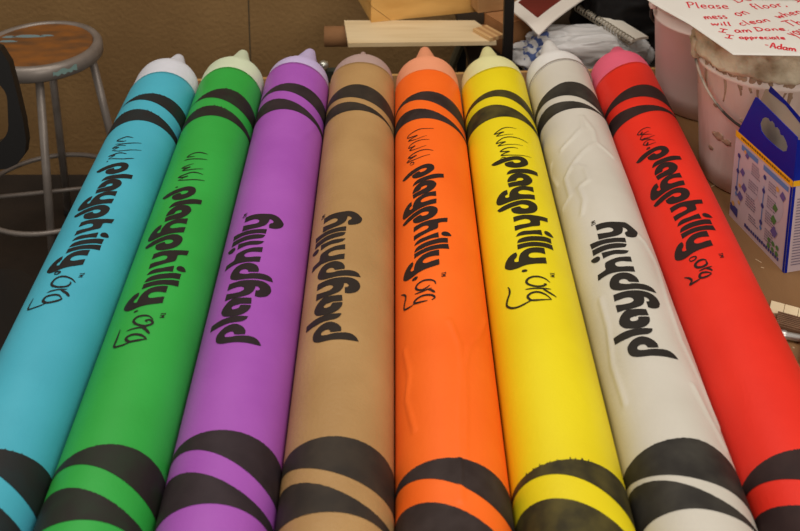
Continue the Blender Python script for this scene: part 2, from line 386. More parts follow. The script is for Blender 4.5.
    '0.0073,0.0108],"green|f2|0":[2.2224,-0.0102,-0.0084,-0.0056,0.0115],"purple|f2|0":[2.2592,-0.0341,-0.0114,-0.0055,0.0057],"tan|f2|0":[2.2502,-0.0406,-0.0147,0.0007,0.0033],"orange|'
    'f2|0":[2.2167,-0.0334,-0.0177,-0.0072,0.0064],"yellow|f2|0":[2.2305,-0.0278,-0.0135,-0.0022,0.0108],"white|f2|0":[2.2605,-0.01,-0.015,-0.0064,0.0011],"red|f2|0":[2.2539,-0.0075,-0.'
    '0211,0.0039,-0.0032],"teal|f2|1":[2.1698,0.0158,-0.019,-0.006,0.0089],"green|f2|1":[2.1899,0.0005,-0.0142,-0.0039,0.0052],"purple|f2|1":[2.2184,-0.0137,-0.0128,-0.0001,0.0037],"tan'
    '|f2|1":[2.22,-0.0194,-0.0164,0.0058,0.001],"orange|f2|1":[2.1859,-0.0206,-0.0212,-0.0007,0.002],"yellow|f2|1":[2.1888,-0.0143,-0.0198,0.0062,0.0068],"white|f2|1":[2.2328,0.0064,-0.'
    '0162,0.0013,-0.0006],"red|f2|1":[2.2211,0.0137,-0.0181,0.0055,-0.0027],"teal|n1|0":[1.2594,-0.0004,-0.0095,-0.0001,-0.0036],"green|n1|0":[1.2531,0.0046,-0.0027,0.0017,0.0024],"purp'
    'le|n1|0":[1.2832,-0.0035,-0.0047,0.0004,0.0002],"tan|n1|0":[1.2721,-0.0085,-0.005,0.0021,0.0001],"orange|n1|0":[1.2311,-0.0096,-0.0031,0.0022,0.0012],"yellow|n1|0":[1.2326,-0.0045,'
    '-0.0071,0.0013,0.0014],"white|n1|0":[1.2604,-0.0169,0.0007,0.0075,0.0043],"red|n1|0":[1.2467,-0.0062,-0.0037,0.0025,0.0017],"teal|n1|1":[1.2276,-0.0296,-0.0113,-0.0033,0.0015],"gre'
    'en|n1|1":[1.2196,-0.0217,-0.0095,-0.0032,0.0035],"purple|n1|1":[1.2434,-0.0299,-0.0099,-0.0038,0.0014],"tan|n1|1":[1.2251,-0.0308,-0.0169,0.0014,-0.004],"orange|n1|1":[1.196,-0.035'
    '2,-0.0117,-0.0005,0.0019],"yellow|n1|1":[1.2017,-0.0312,-0.0118,-0.0003,0.007],"white|n1|1":[1.2157,-0.0339,-0.0183,0.0049,-0.002],"red|n1|1":[1.2032,-0.0309,-0.0149,0.0006,-0.002]'
    ',"teal|n2|0":[1.1845,-0.0257,-0.0074,-0.0023,0.0001],"green|n2|0":[1.1815,-0.0207,-0.0092,-0.0039,0.0023],"purple|n2|0":[1.207,-0.0289,-0.0098,-0.0029,-0.0005],"tan|n2|0":[1.1938,-'
    '0.0306,-0.0142,-0.0028,-0.0016],"orange|n2|0":[1.1563,-0.0347,-0.0116,-0.0014,0.0035],"yellow|n2|0":[1.1604,-0.0319,-0.0101,-0.002,0.0059],"white|n2|0":[1.1943,-0.0434,-0.0168,-0.0'
    '009,0.0003],"red|n2|0":[1.1625,-0.0329,-0.0169,0.0006,-0.0027],"green|n2|1":[1.1351,-0.0022,-0.0038,0.0025,-0.0014],"purple|n2|1":[1.1591,-0.0003,-0.0035,0.0004,-0.0008],"tan|n2|1"'
    ':[1.1504,-0.0082,-0.0057,0.0027,-0.0029],"white|n2|1":[1.1522,-0.014,-0.005,0.0003,-0.0009]},"RG":{"white":[[[0.2489,1.775],[0.6996,1.7408],[0.8775,1.6879],[0.7561,1.5887],[0.7475,'
    '1.4879],[0.9462,1.4012],[0.9906,1.3231]],[[-0.8073,1.5926],[-0.8089,1.5205],[-0.9507,1.4465],[-0.8901,1.3624]],[[0.0603,2.1774],[0.27,2.121],[0.2347,2.0694]],[[0.2347,2.0694],[-0.2'
    '43,2.0293],[-0.5861,1.9975],[-0.8817,1.9711],[-0.872,1.9088],[-1.2295,1.8991]],[[0.2347,2.0694],[0.4641,2.048],[0.6401,2.0329]],[[-0.5861,1.9975],[-0.2843,1.9728],[-0.2785,1.9281],'
    '[-0.5721,1.9151],[-0.5369,1.8708],[-0.6823,1.8342]],[[-1.2476,2.0674],[-1.4581,2.0518],[-1.2215,1.9837]],[[0.0884,2.1777],[-0.0476,2.1245],[-0.383,2.0924],[-0.7652,2.0721]],[[0.589'
    ',1.3802],[0.7183,1.3278],[0.9447,1.2774]]],"orange":[[[0.1059,1.5084],[0.2707,1.4557],[0.2704,1.4032],[0.179,1.332],[0.1061,1.2322],[0.0698,1.1597]],[[1.0979,1.5642],[0.7415,1.4944'
    '],[0.4585,1.4556],[0.3311,1.4049],[0.2762,1.3147],[0.1926,1.2332]],[[-0.9494,1.4777],[-0.8111,1.4146],[-0.9067,1.3696],[-0.7146,1.2992]]],"purple":[[[0.5265,2.0972],[0.9493,2.1897]'
    '],[[0.1591,2.035],[0.3864,2.0926],[0.8291,2.1542]]],"yellow":[[[0.2675,1.378],[0.5124,1.3345]]],"red":[[[-1.9335,1.8288],[-1.3275,1.7155],[-1.0096,1.6335]],[[0.2778,1.5361],[0.2906'
    ',1.4653]]]},"W":[["Please",[-0.0364,0.2344],[0.0519,0.2309],0.0333],["Don",[0.0776,0.2672],[0.1392,0.2936],0.0271],["mess",[-0.0139,0.1716],[0.035,0.1773],0.0183],["on",[0.0601,0.1'
    '886],[0.0898,0.2042],0.0212],["floor,",[0.1078,0.2287],[0.1843,0.2523],0.0308],["I",[0.2108,0.2745],[0.2249,0.2879],0.0322],["will",[-0.0087,0.1405],[0.0327,0.1381],0.0202],["clean'
    '",[0.0532,0.1388],[0.122,0.1646],0.0228],["when",[0.1436,0.1812],[0.2067,0.2157],0.0255],["I",[-0.0032,0.1086],[0.0126,0.1017],0.0173],["am",[0.0316,0.1038],[0.0672,0.1051],0.0157]'
    ',["Done.",[0.0766,0.1114],[0.1466,0.1192],0.0191],["Th",[0.1541,0.1385],[0.1905,0.1553],0.0288],["I",[0.0023,0.0791],[0.0182,0.0723],0.0169],["appreciate",[0.0325,0.0728],[0.1251,0'
    '.0739],0.0169],["you",[0.1473,0.0871],[0.1799,0.1128],0.0237],["-Adam",[0.0704,0.0361],[0.1284,0.0172],0.0262]]}'
)
D = json.loads(DATA)
RC, ZC, SP = 0.0791, 0.7800, 0.1595
ORDER = ['teal', 'green', 'purple', 'tan', 'orange', 'yellow', 'white', 'red']
CX = {n: (i - 3.5) * SP for i, n in enumerate(ORDER)}
PAPER = {'teal': ((74, 176, 198), (68, 168, 190)), 'green': ((48, 168, 68), (44, 160, 62)), 'purple': ((168, 88, 184), (160, 80, 177)),
         'tan': ((182, 144, 94), (170, 132, 84)), 'orange': ((255, 112, 30), (250, 104, 24)), 'yellow': ((236, 216, 24), (230, 208, 20)),
         'white': ((208, 202, 190), (200, 194, 181)), 'red': ((236, 48, 30), (228, 42, 26))}
WAX = {'teal': (216, 218, 228), 'green': (214, 226, 194), 'purple': (202, 186, 228), 'tan': (186, 158, 150), 'orange': (246, 162, 122),
       'yellow': (232, 228, 166), 'white': (232, 230, 227), 'red': (234, 100, 128)}
INK = {'teal': ((40, 40, 40), (34, 44, 46)), 'green': ((44, 38, 36), (40, 52, 38)), 'purple': ((50, 38, 44), (58, 46, 52)), 'tan': ((54, 46, 40), (66, 56, 46)),
       'orange': ((52, 38, 36), (66, 54, 52)), 'yellow': ((56, 50, 28), (92, 82, 38)), 'white': ((48, 44, 40), (66, 62, 56)), 'red': ((52, 34, 34), (62, 42, 40))}
DESC = {'teal': 'giant light blue crayon with pale lavender tip, beside the grey metal stool',
        'green': 'giant green crayon with pale green tip, between light blue and purple crayons',
        'purple': 'giant purple crayon with lilac tip, lettering running away from the viewer',
        'tan': 'giant kraft brown crayon with dull mauve tip, between purple and orange crayons',
        'orange': 'giant orange crayon with peach tip, lying between brown and yellow crayons',
        'yellow': 'giant yellow crayon with cream tip, lying between orange and white crayons',
        'white': 'giant white crayon in wrinkled paper with white tip, beside the red crayon',
        'red': 'giant red crayon with pink tip, lying nearest the plaster buckets'}
# cap: tip (sideways, beyond the wrapper end)
TIPS = {'teal': (-0.003, 0.234), 'green': (0.001, 0.244), 'purple': (0.017, 0.215), 'tan': (-0.003, 0.196), 'orange': (0.0, 0.258),
        'yellow': (0.003, 0.240), 'white': (0.006, 0.262), 'red': (0.022, 0.220)}
SHOULDER = {'teal': 0.09, 'green': 0.085, 'purple': 0.053, 'tan': 0.049, 'orange': 0.083, 'yellow': 0.067, 'white': 0.078, 'red': 0.08}
NEAR = 1.03
BRISTLE = {('teal', 'f1'), ('teal', 'f2'), ('green', 'f1'), ('green', 'f2'), ('yellow', 'n1'), ('teal', 'n1')}   # stripes with a brushy upper edge


SKEW = {'teal': -0.003, 'green': -0.0022, 'purple': -0.0013, 'tan': -0.0005, 'yellow': 0.002, 'white': 0.005, 'red': 0.0055}     # the tubes are not quite parallel


def cx(n, y):
    return CX[n] + SKEW.get(n, 0.0) * (y - (1.1 if SKEW.get(n, 0) > 0 else 2.3))


def fcurve(c, t):
    return c[0] + c[1] * np.sin(t) + c[2] * np.cos(t) + c[3] * np.sin(2 * t) + c[4] * np.cos(2 * t)


def disp(n, t, y):
    """paper ridges on the wrapper"""
    t, y = np.asarray(t, float), np.asarray(y, float)
    d = np.zeros(np.broadcast(t, y).shape)
    amp, wid = {'white': (0.0026, 0.0052), 'orange': (0.0020, 0.0042), 'purple': (0.0013, 0.004), 'yellow': (0.0007, 0.004), 'red': (0.0009, 0.005)}.get(n, (0, 1))
    for line in D['RG'].get(n, []):
        P = np.array([(a * RC, b) for a, b in line])
        best = np.full(d.shape, 9.0)
        for A, B in zip(P[:-1], P[1:]):
            ab = B - A
            s = np.clip(((t * RC - A[0]) * ab[0] + (y - A[1]) * ab[1]) / (ab @ ab), 0, 1)
            best = np.minimum(best, np.hypot(t * RC - A[0] - s * ab[0], y - A[1] - s * ab[1]))
        d = np.maximum(d, amp * np.exp(-(best / wid) ** 2))
    d = d * np.clip((np.cos(t) - 0.05) * 4, 0, 1)        # no ridges where the tube touches its neighbours
    if n == 'white':
        d = d + 0.0006 * np.sin(t * 5 + 9 * y) * np.sin(17 * y + 2 * t) - 0.0006
    return d


def on(n, t, y, lift=0.0):
    r = RC + disp(n, t, y) + lift
    return cx(n, y) + r * np.sin(t), y, ZC + r * np.cos(t)


def grid(bm, X, Y, Z, closed):
    rows, cols = X.shape
    V = [[bm.verts.new((X[i, j], Y[i, j], Z[i, j])) for j in range(cols)] for i in range(rows)]
    for i in range(rows - 1):
        for j in range(cols if closed else cols - 1):
            k = (j + 1) % cols
            bm.faces.new((V[i][j], V[i][k], V[i + 1][k], V[i + 1][j]))
    return V


def letter_mesh(bm, poly, fn):
    """poly: (u, v[, corner]) outline in millimetres; filled, sliced and laid on the tube by fn(u, v)"""
    runs, m = [], len(poly)
    pts = []
    for i in range(m):
        p1, p2 = poly[i], poly[(i + 1) % m]
        p0 = poly[i - 1] if len(p1) < 3 else None
        p3 = poly[(i + 2) % m] if len(p2) < 3 else None
        a, b = Vector(p1[:2]), Vector(p2[:2])
        z = Vector(p0[:2]) if p0 is not None else a * 2 - b
        w = Vector(p3[:2]) if p3 is not None else b * 2 - a
        for k in range(4):
            t = k / 4
            pts.append(0.5 * (2 * a + (b - z) * t + (2 * z - 5 * a + 4 * b - w) * t * t + (3 * a - z - 3 * b + w) * t ** 3))
    tb = bmesh.new()
    face = tb.faces.new([tb.verts.new((p.x, p.y, 0)) for p in pts])
    face.normal_update()
    bmesh.ops.triangulate(tb, faces=[face], ngon_method='EAR_CLIP')
    for k in range(-8, 26):
        bmesh.ops.bisect_plane(tb, geom=tb.verts[:] + tb.edges[:] + tb.faces[:], plane_co=(0, k * 4.0, 0), plane_no=(0, 1, 0))
    for k in range(-2, 90):
        bmesh.ops.bisect_plane(tb, geom=tb.verts[:] + tb.edges[:] + tb.faces[:], plane_co=(k * 4.5, 0, 0), plane_no=(1, 0, 0))
    idx = {}
    for v in tb.verts:
        idx[v] = bm.verts.new(fn(v.co.x / 1000, v.co.y / 1000))
    for f in tb.faces:
        bm.faces.new([idx[v] for v in f.verts])
    tb.free()


def text_frame(n):
    fl, su, ku, tu, sv, kv, tv = D['PL'][n]

    def fn(u, v, lift=0.0007):
        U, V = su * u * (1 if fl else 0.978) + ku * v + tu, sv * v + kv * u + tv
        y = U if fl else -U
        t = (-V if fl else V) / 0.08
        return on(n, t, y, lift)
    return fn


for n in ORDER:
    B = {k: np.array(v) for k, v in ((q.split('|', 1)[1], D['B'][q]) for q in D['B'] if q.startswith(n + '|'))}
    root = thing('giant_crayon', DESC[n], 'crayon', (CX[n], 1.75, TZ), 'giant crayons in a row on the work table')
    pm = mat('paper_' + n, PAPER[n][0], 0.5, PAPER[n][1], 7, (0.35, 0.65), bump=0.05 if n != 'tan' else 0.12, bscale=160, spec=0.35)
    im = mat('ink_' + n, tuple(int(c * 0.85) for c in INK[n][0]), 0.6, tuple(int(c * 0.92) for c in INK[n][1]), 26, (0.35, 0.7), spec=0.25)
    # wrapper
    dense = n in ('white', 'orange')
    ns, ny = (144, 420) if dense else (96, 120)
    t = np.linspace(-PI, PI, ns, endpoint=False)
    far = fcurve(B['w|0'], t)
    s = np.linspace(0, 1, ny)[:, None]
    Y = NEAR + (far[None, :] - NEAR) * s
    T = np.broadcast_to(t[None, :], Y.shape)
    X, Yv, Z = on(n, T, Y)
    bm = bmesh.new()
    V = grid(bm, X, Y, Z, True)
    rim = [bm.verts.new((cx(n, float(far[j])) + (RC - 0.002) * math.sin(a), float(far[j]), ZC + (RC - 0.002) * math.cos(a))) for j, a in enumerate(t)]
    for j in range(ns):
        k = (j + 1) % ns
        bm.faces.new((V[-1][j], V[-1][k], rim[k], rim[j]))
    link('paper_wrapper', bm, pm, root, True)
    # near butt end
    bm = bmesh.new()
    lathe(bm, [(0, -0.012), (0.06, -0.012), (0.074, -0.009), (0.078, 0.0), (0.078, 0.03)], 48,
          Matrix.Translation((cx(n, NEAR), NEAR, ZC)) @ Matrix.Rotation(-PI / 2, 4, 'X'))
    link('butt_end', bm, mat('wax_' + n, WAX[n], 0.55, tuple(int(c * 0.96) for c in WAX[n]), 14, (0.3, 0.7), bump=0.12, bscale=45), root, True)
    # wax tip: shoulder and cone
    y0 = B['w|0'][0]
    dx, tl = TIPS[n]
    sh = SHOULDER[n]
    cn = tl - sh
    cw = {'tan': 0.55, 'red': 1.2, 'white': 1.05, 'purple': 1.1}.get(n, 1.05)      # how stout the cone is
    prof = [(0.0775, -0.03), (0.0775, sh - 0.035), (0.0757, sh - 0.018), (0.0705, sh - 0.006), (0.063, sh + 0.004), (0.055, sh + 0.010), (0.0475, sh + 0.017), (0.0425 * cw, sh + 0.027),
            (0.038 * cw, sh + 0.042), (0.031 * cw, sh + cn * 0.45), (0.0235 * cw, sh + cn * 0.68), (0.0165 * cw, sh + cn * 0.88), (0.0135 * cw, tl - 0.006), (0.008 * cw, tl - 0.001), (0, tl)]
    bm = bmesh.new()
    lathe(bm, prof, 48)
    for v in bm.verts:
        k = max(0.0, (v.co.z - sh) / (tl - sh))
        v.co.x += dx * k
    bmesh.ops.transform(bm, matrix=Matrix.Translation((cx(n, y0), y0, ZC)) @ Matrix.Rotation(-PI / 2, 4, 'X'), verts=bm.verts[:])
    link('wax_tip', bm, MATS['wax_' + n], root, True)
    # stripes
    for key in ('f1', 'f2', 'n1', 'n2'):
        up = B[key + '|0']
        lo = B.get(key + '|1')
        if lo is None:
            lo = np.array([up[0] - 0.046, -0.006, -0.004, 0.002, -0.002])
        tt = np.linspace(-PI, PI, 360, endpoint=False)
        a, b = fcurve(up, tt), fcurve(lo, tt)
        fray = np.array([0.0008 * noise.noise((30 * q, 7 * y0 + ord(key[1]), ord(key[0]) + CX[n] * 9)) for q in tt])
        if (n, key) in BRISTLE:
            q = np.random.RandomState(len(n) + ord(key[1]))
            fray = fray + np.where(q.rand(360) < 0.13, q.uniform(0.001, 0.005, 360), 0) * (np.abs(tt + 0.15) < 0.75)
        a = np.maximum(a + fray, b + 0.002)
        s = np.linspace(0, 1, 9)[:, None]
        Yb = b[None, :] + (a - b)[None, :] * s
        Xb, _, Zb = on(n, np.broadcast_to(tt[None, :], Yb.shape), Yb, 0.0005)
        bm = bmesh.new()
        grid(bm, Xb, Yb, Zb, True)
        link('stripe', bm, im, root, True)
    # block lettering
    fn = text_frame(n)
    bm = bmesh.new()
    for key, poly in D['L'].items():
        letter_mesh(bm, poly, fn)
    link('block_lettering', bm, mat('letter_' + n, tuple(int(c * 0.78) for c in INK[n][0]), 0.55, spec=0.25), root, True)
    # small trade mark letters above the end of the word
    bm = bmesh.new()
    u0, v0 = (0.358, 0.046) if D['PL'][n][0] else (0.380, 0.050)
    for seg in ([(0, 0.010), (0.006, 0.010)], [(0.003, 0.010), (0.003, 0.002)], [(0.0085, 0.002), (0.0085, 0.010)], [(0.0085, 0.010), (0.0115, 0.005)],
                [(0.0115, 0.005), (0.0145, 0.010)], [(0.0145, 0.010), (0.0145, 0.002)]):
        ribbon(bm, [(u0 + p[0] * 0.8, v0 + p[1]) for p in seg], 0.0016, lambda u, v: fn(u, v, 0.0009), 1, False)
    link('trade_mark', bm, MATS['letter_' + n], root, True)
    # brush handwriting before and after it
    if n in D['HW']:
        for nm, far_side in (('prefix_handwriting', True), ('suffix_handwriting', False)):
            bm = bmesh.new()
            for w, st in D['HW'][n]:
                if (-st[0][0] / 1000 > 1.8) == far_side:
                    ribbon(bm, [(p[0] / 1000, p[1] / 1000) for p in st], w * 0.0019, lambda u, v: on(n, v / 0.08, -u, 0.0009), 2)
            link(nm, bm, MATS['letter_' + n], root, True)
    if n == 'white':
        # edge of the loose paper round the tip
        tt = np.linspace(-PI, PI, 96, endpoint=False)
        bm = bmesh.new()
        tube(bm, [(cx(n, y0) + 0.0812 * math.sin(a), float(fcurve(B['w|0'], a)) + 0.001, ZC + 0.0812 * math.cos(a)) for a in tt], 0.0016, 6, True)
        link('paper_edge', bm, mat('paper_edge_grey', (150, 140, 128), 0.8), root, True)

# ------------------------------------------------------------------ plaster buckets
pail_m = mat('pail_plastic', (232, 212, 203), 0.45, (222, 200, 190), 5, (0.3, 0.7), bump=0.05, bscale=20)
crust_m = mat('plaster_crust', (214, 198, 172), 0.9, (146, 124, 98), 18, (0.42, 0.70), bump=0.9, bscale=36)
wire_m = mat('bail_wire', (60, 54, 50), 0.5, (188, 174, 158), 9, (0.44, 0.52), metal=0.2)


def wob(a, h, s, amp):
    return amp * noise.noise((math.cos(a) * s, math.sin(a) * s, h * s * 6))


def bucket(loc, hgt, rb, rt, label, crust):
    root = thing('plaster_bucket', label, 'bucket', loc, 'plaster buckets on the work table')
    M = Matrix.Translation(loc)
    k = lambda z: rb + (rt - rb) * z / hgt
    bm = bmesh.new()
    lathe(bm, [(0, 0.006), (rb * 0.9, 0.006), (rb * 0.95, 0), (rb, 0.004), (k(0.05), 0.05), (k(hgt * 0.75), hgt * 0.75), (k(hgt * 0.75) + 0.004, hgt * 0.76),
               (k(hgt * 0.78) + 0.004, hgt * 0.78), (k(hgt * 0.79), hgt * 0.79), (k(hgt - 0.02), hgt - 0.02), (k(hgt), hgt), (k(hgt) - 0.003, hgt), (k(hgt) - 0.006, hgt - 0.03),
               (rb - 0.004, 0.012), (0, 0.012)], 64, M)
    link('body', bm, mat('pail_stained', (230, 209, 199), 0.5, (182, 152, 132), 7, (0.5, 0.78), bump=0.15, bscale=30, stretch=(2, 2, 0.5)) if crust else pail_m, root, True)
    bm = bmesh.new()
    a = 0.009 if crust else 0.0
    sk = 0.062 if crust else 0.03
    f = (lambda an, r, h: (r + (wob(an, h, 5, a) + wob(an, h, 22, a * 0.6) if r > rt * 0.5 else 0), h + wob(an, h, 9, a * 0.9)))
    prof = [(0, hgt + 0.004), (rt * 0.3, hgt + 0.004), (rt * 0.6, hgt + 0.004), (rt * 0.88, hgt + 0.003), (rt * 0.93, hgt + 0.012), (rt + 0.004, hgt + 0.012), (rt + 0.011, hgt + 0.008),
            (rt + 0.013, hgt + 0.001), (rt + 0.012, hgt - 0.006), (rt + 0.005, hgt - 0.011), (rt + 0.004, hgt - sk * 0.35), (rt + 0.005, hgt - sk * 0.5), (rt + 0.006, hgt - sk * 0.62), (rt + 0.008, hgt - sk * 0.75), (rt + 0.009, hgt - sk * 0.9), (rt + 0.007, hgt - sk), (rt + 0.002, hgt - sk - 0.004)]
    lathe(bm, prof[::-1], 128, M, f if crust else None)
    link('lid', bm, crust_m if crust else pail_m, root, True)
    # bail handle hanging down the front
    bm = bmesh.new()
    pts = []
    hs = 0 if crust else PI                        # the clean bucket's handle hangs behind it
    zl = hgt - sk - 0.004
    for i in range(41):
        ph = PI + PI * i / 40 + hs
        z = zl - 0.135 * math.sin(PI * i / 40) ** 0.75
        rr = k(z) + 0.010
        pts.append(Vector(loc) + Vector((rr * math.cos(ph), rr * math.sin(ph), z)))
    tube(bm, pts, 0.0031, 8)
    link('bail_handle', bm, wire_m, root, True)
    for ph in (PI, 0):
        bm = bmesh.new()
        c = Vector(loc) + Vector(((k(zl) + 0.008) * math.cos(ph), 0, zl + 0.01))
        box(bm, c, (0.016, 0.024, 0.045), 0, 0.004)
        link('handle_lug', bm, crust_m if crust else pail_m, root, True)
    if crust:
        rs = np.random.RandomState(3)
        dm = mat('drip_plaster', (176, 146, 122), 0.85, (140, 112, 90), 20, (0.35, 0.7), bump=0.3, bscale=50)
        for i in range(52):
            ph = PI + rs.uniform(-0.2, PI * 0.9)
            z0 = hgt - sk + 0.004 - rs.uniform(0, 0.012)
            L = rs.choice([0.015, 0.025, 0.045, 0.08]) * rs.uniform(0.6, 1.1)
            w = rs.uniform(0.004, 0.010)
            bm = bmesh.new()
            pts = []
            for q in np.linspace(0, 1, 7):
                aa = ph + 0.02 * math.sin(5 * q + i)
                pts.append(Vector(loc) + Vector(((k(z0 - L * q) - w * 0.55) * math.cos(aa), (k(z0 - L * q) - w * 0.55) * math.sin(aa), z0 - L * q)))
            tube(bm, pts, [w, w * 0.95, w * 0.85, w * 0.8, w * 0.7, w * 0.66, w * 0.62], 9)
            link('plaster_drip', bm, dm, root, True)
        for ph, z, w in ((PI * 1.17, 0.13, 0.016), (PI * 1.22, 0.125, 0.012), (PI * 1.3, 0.19, 0.008), (PI * 1.12, 0.09, 0.008), (PI * 1.35, 0.11, 0.007), (PI * 1.15, 0.20, 0.006)):
            c = Vector(loc) + Vector((k(z) * math.cos(ph), k(z) * math.sin(ph), z))
            bm = bmesh.new()
            bmesh.ops.create_icosphere(bm, subdivisions=3, radius=1)
            for v in bm.verts:
                v.co *= 1 + 0.5 * noise.noise(v.co * 1.7 + Vector((ph, z * 30, 0)))
            bmesh.ops.transform(bm, matrix=Matrix.Translation(c) @ Matrix.Rotation(ph, 4, 'Z') @ Matrix.Diagonal((0.0014, w, w * 0.6, 1)), verts=bm.verts[:])
            link('plaster_blot', bm, dm, root, True)
    return root


bucket((0.818, 2.215, TZ), 0.362, 0.128, 0.158, 'pink plastic bucket with plaster-crusted lid and drips, behind the blue carton', True)
bucket((0.798, 2.56, TZ), 0.30, 0.128, 0.148, 'clean pale pink bucket behind the plaster-crusted one, beside the red crayon tip', False)

# ------------------------------------------------------------------ note on the buckets
P2 = Vector((0.66874, 2.00095, 1.0865))
e1 = Vector((0.99937470, -0.0353582, 0.0))
e2 = Vector((0.0353582, 0.9993747, 0.0))
en = e1.cross(e2)
note = thing('paper_note', 'white sheet with red handwriting lying across the two bucket lids', 'note', P2)


def sheet(u, v):
    w = 0.0015 * math.sin(14 * u + 0.5) * math.sin(11 * v) + 0.0015 - 0.05 * max(0.0, -0.02 - u) ** 1.5
    return P2 + e1 * u + e2 * v + en * w


bm = bmesh.new()
nu, nv = 24, 30
top, bot = [], []
for j in range(nv + 1):
    q = j / nv
    xl = np.interp(q * 0.29, [0, 0.1493, 0.2562, 0.29], [0, -0.0531, -0.1059, -0.1185])
    row, row2 = [], []
    for i in range(nu + 1):
        p = sheet(xl + (0.275 - xl) * i / nu, q * 0.29)
        row.append(bm.verts.new(p))
        row2.append(bm.verts.new(p - en * 0.0012))
    top.append(row)
    bot.append(row2)
for j in range(nv):
    for i in range(nu):
        bm.faces.new((top[j][i], top[j][i + 1], top[j + 1][i + 1], top[j + 1][i]))
        bm.faces.new((bot[j][i], bot[j + 1][i], bot[j + 1][i + 1], bot[j][i + 1]))
for i in range(nu):
    bm.faces.new((bot[0][i], bot[0][i + 1], top[0][i + 1], top[0][i]))
    bm.faces.new((top[nv][i], top[nv][i + 1], bot[nv][i + 1], bot[nv][i]))
for j in range(nv):
    bm.faces.new((bot[j + 1][0], bot[j][0], top[j][0], top[j + 1][0]))
    bm.faces.new((top[j + 1][nu], top[j][nu], bot[j][nu], bot[j + 1][nu]))
link('sheet', bm, mat('note_paper', (214, 209, 201), 0.7, (208, 202, 193), 6, (0.3, 0.7)), note, True)

GL = {  # single-stroke hand lettering, x-height 0.55, cap height 1
    'P': (0.6, [[(0.1, 0), (0.12, 1)], [(0.0, 0.95), (0.35, 1.0), (0.55, 0.8), (0.4, 0.55), (0.12, 0.5)]]), 'l': (0.25, [[(0.1, 1), (0.1, 0.1), (0.2, 0)]]),
    'e': (0.5, [[(0.05, 0.28), (0.4, 0.32), (0.35, 0.53), (0.15, 0.52), (0.05, 0.25), (0.2, 0.0), (0.45, 0.08)]]),
    'a': (0.5, [[(0.4, 0.5), (0.15, 0.52), (0.03, 0.25), (0.15, 0.0), (0.38, 0.2), (0.4, 0.5), (0.4, 0.1), (0.5, 0)]]),
    's': (0.4, [[(0.35, 0.5), (0.12, 0.52), (0.1, 0.33), (0.3, 0.22), (0.28, 0.03), (0.03, 0.02)]]),
    'D': (0.65, [[(0.1, 0), (0.1, 1)], [(0.0, 0.98), (0.4, 0.92), (0.6, 0.5), (0.4, 0.08), (0.02, 0.0)]]),
    'o': (0.5, [[(0.22, 0.53), (0.04, 0.3), (0.18, 0.0), (0.42, 0.2), (0.35, 0.5), (0.2, 0.53)]]),
    'n': (0.5, [[(0.06, 0.53), (0.08, 0)], [(0.08, 0.3), (0.25, 0.52), (0.38, 0.4), (0.42, 0)]]),
    'm': (0.75, [[(0.05, 0.53), (0.07, 0)], [(0.07, 0.3), (0.2, 0.52), (0.32, 0.4), (0.34, 0)], [(0.34, 0.3), (0.5, 0.52), (0.62, 0.4), (0.66, 0)]]),
    'f': (0.35, [[(0.35, 0.95), (0.2, 1.0), (0.12, 0.8), (0.12, 0)], [(0, 0.5), (0.3, 0.53)]]), 'r': (0.4, [[(0.07, 0.53), (0.08, 0)], [(0.08, 0.3), (0.2, 0.5), (0.36, 0.48)]]),
    ',': (0.2, [[(0.1, 0.08), (0.05, -0.15)]]), '.': (0.2, [[(0.08, 0.04), (0.12, 0.0)]]), 'I': (0.4, [[(0.2, 0), (0.2, 1)], [(0.02, 1), (0.38, 1)], [(0.02, 0), (0.38, 0)]]),
    'w': (0.65, [[(0.03, 0.53), (0.15, 0), (0.3, 0.4), (0.45, 0), (0.6, 0.55)]]), 'i': (0.2, [[(0.1, 0.53), (0.1, 0)], [(0.1, 0.75), (0.12, 0.72)]]),
    'c': (0.45, [[(0.4, 0.48), (0.2, 0.53), (0.05, 0.25), (0.18, 0.0), (0.42, 0.08)]]), 'h': (0.5, [[(0.08, 1), (0.08, 0)], [(0.08, 0.3), (0.25, 0.52), (0.38, 0.4), (0.42, 0)]]),
    'T': (0.6, [[(0.3, 0), (0.3, 1)], [(0.0, 0.98), (0.6, 1.0)]]), 'p': (0.5, [[(0.08, 0.53), (0.06, -0.4)], [(0.08, 0.4), (0.25, 0.54), (0.42, 0.3), (0.25, 0.02), (0.08, 0.1)]]),
    't': (0.35, [[(0.15, 0.9), (0.15, 0.08), (0.3, 0)], [(0, 0.55), (0.32, 0.57)]]), 'y': (0.5, [[(0.05, 0.53), (0.2, 0.1)], [(0.42, 0.53), (0.2, -0.1), (0.05, -0.4)]]),
    'u': (0.5, [[(0.06, 0.53), (0.08, 0.1), (0.25, 0.0), (0.4, 0.2), (0.42, 0.53), (0.44, 0)]]), '-': (0.5, [[(0.08, 0.4), (0.4, 0.42)]]),
    'A': (0.6, [[(0.02, 0), (0.3, 1), (0.55, 0)], [(0.12, 0.4), (0.45, 0.4)]]), 'd': (0.5, [[(0.4, 0.4), (0.18, 0.53), (0.04, 0.25), (0.18, 0), (0.4, 0.15)], [(0.42, 1), (0.42, 0)]])}
rm = mat('red_marker', (206, 36, 52), 0.6)
for word, a, b, h in D['W']:
    bm = bmesh.new()
    a, b = Vector(a), Vector(b)
    tot = sum(GL[c][0] for c in word) + 0.08 * (len(word) - 1)
    ax = (b - a) / tot
    ay = Vector((-ax.y, ax.x)).normalized() * h * (1.0 if any(c in 'PDTIlhfdAt' for c in word) else 1.5)
    x = 0
    for c in word:
        w, strokes = GL[c]
        for st in strokes:
            q = [a + ax * (x + p[0]) + ay * p[1] for p in st]
            ribbon(bm, [(p.x, p.y) for p in q], 0.0034, lambda u, v: sheet(u, v) + en * 0.0006, 1, False)
        x += w + 0.08
    link('red_word', bm, rm, note)

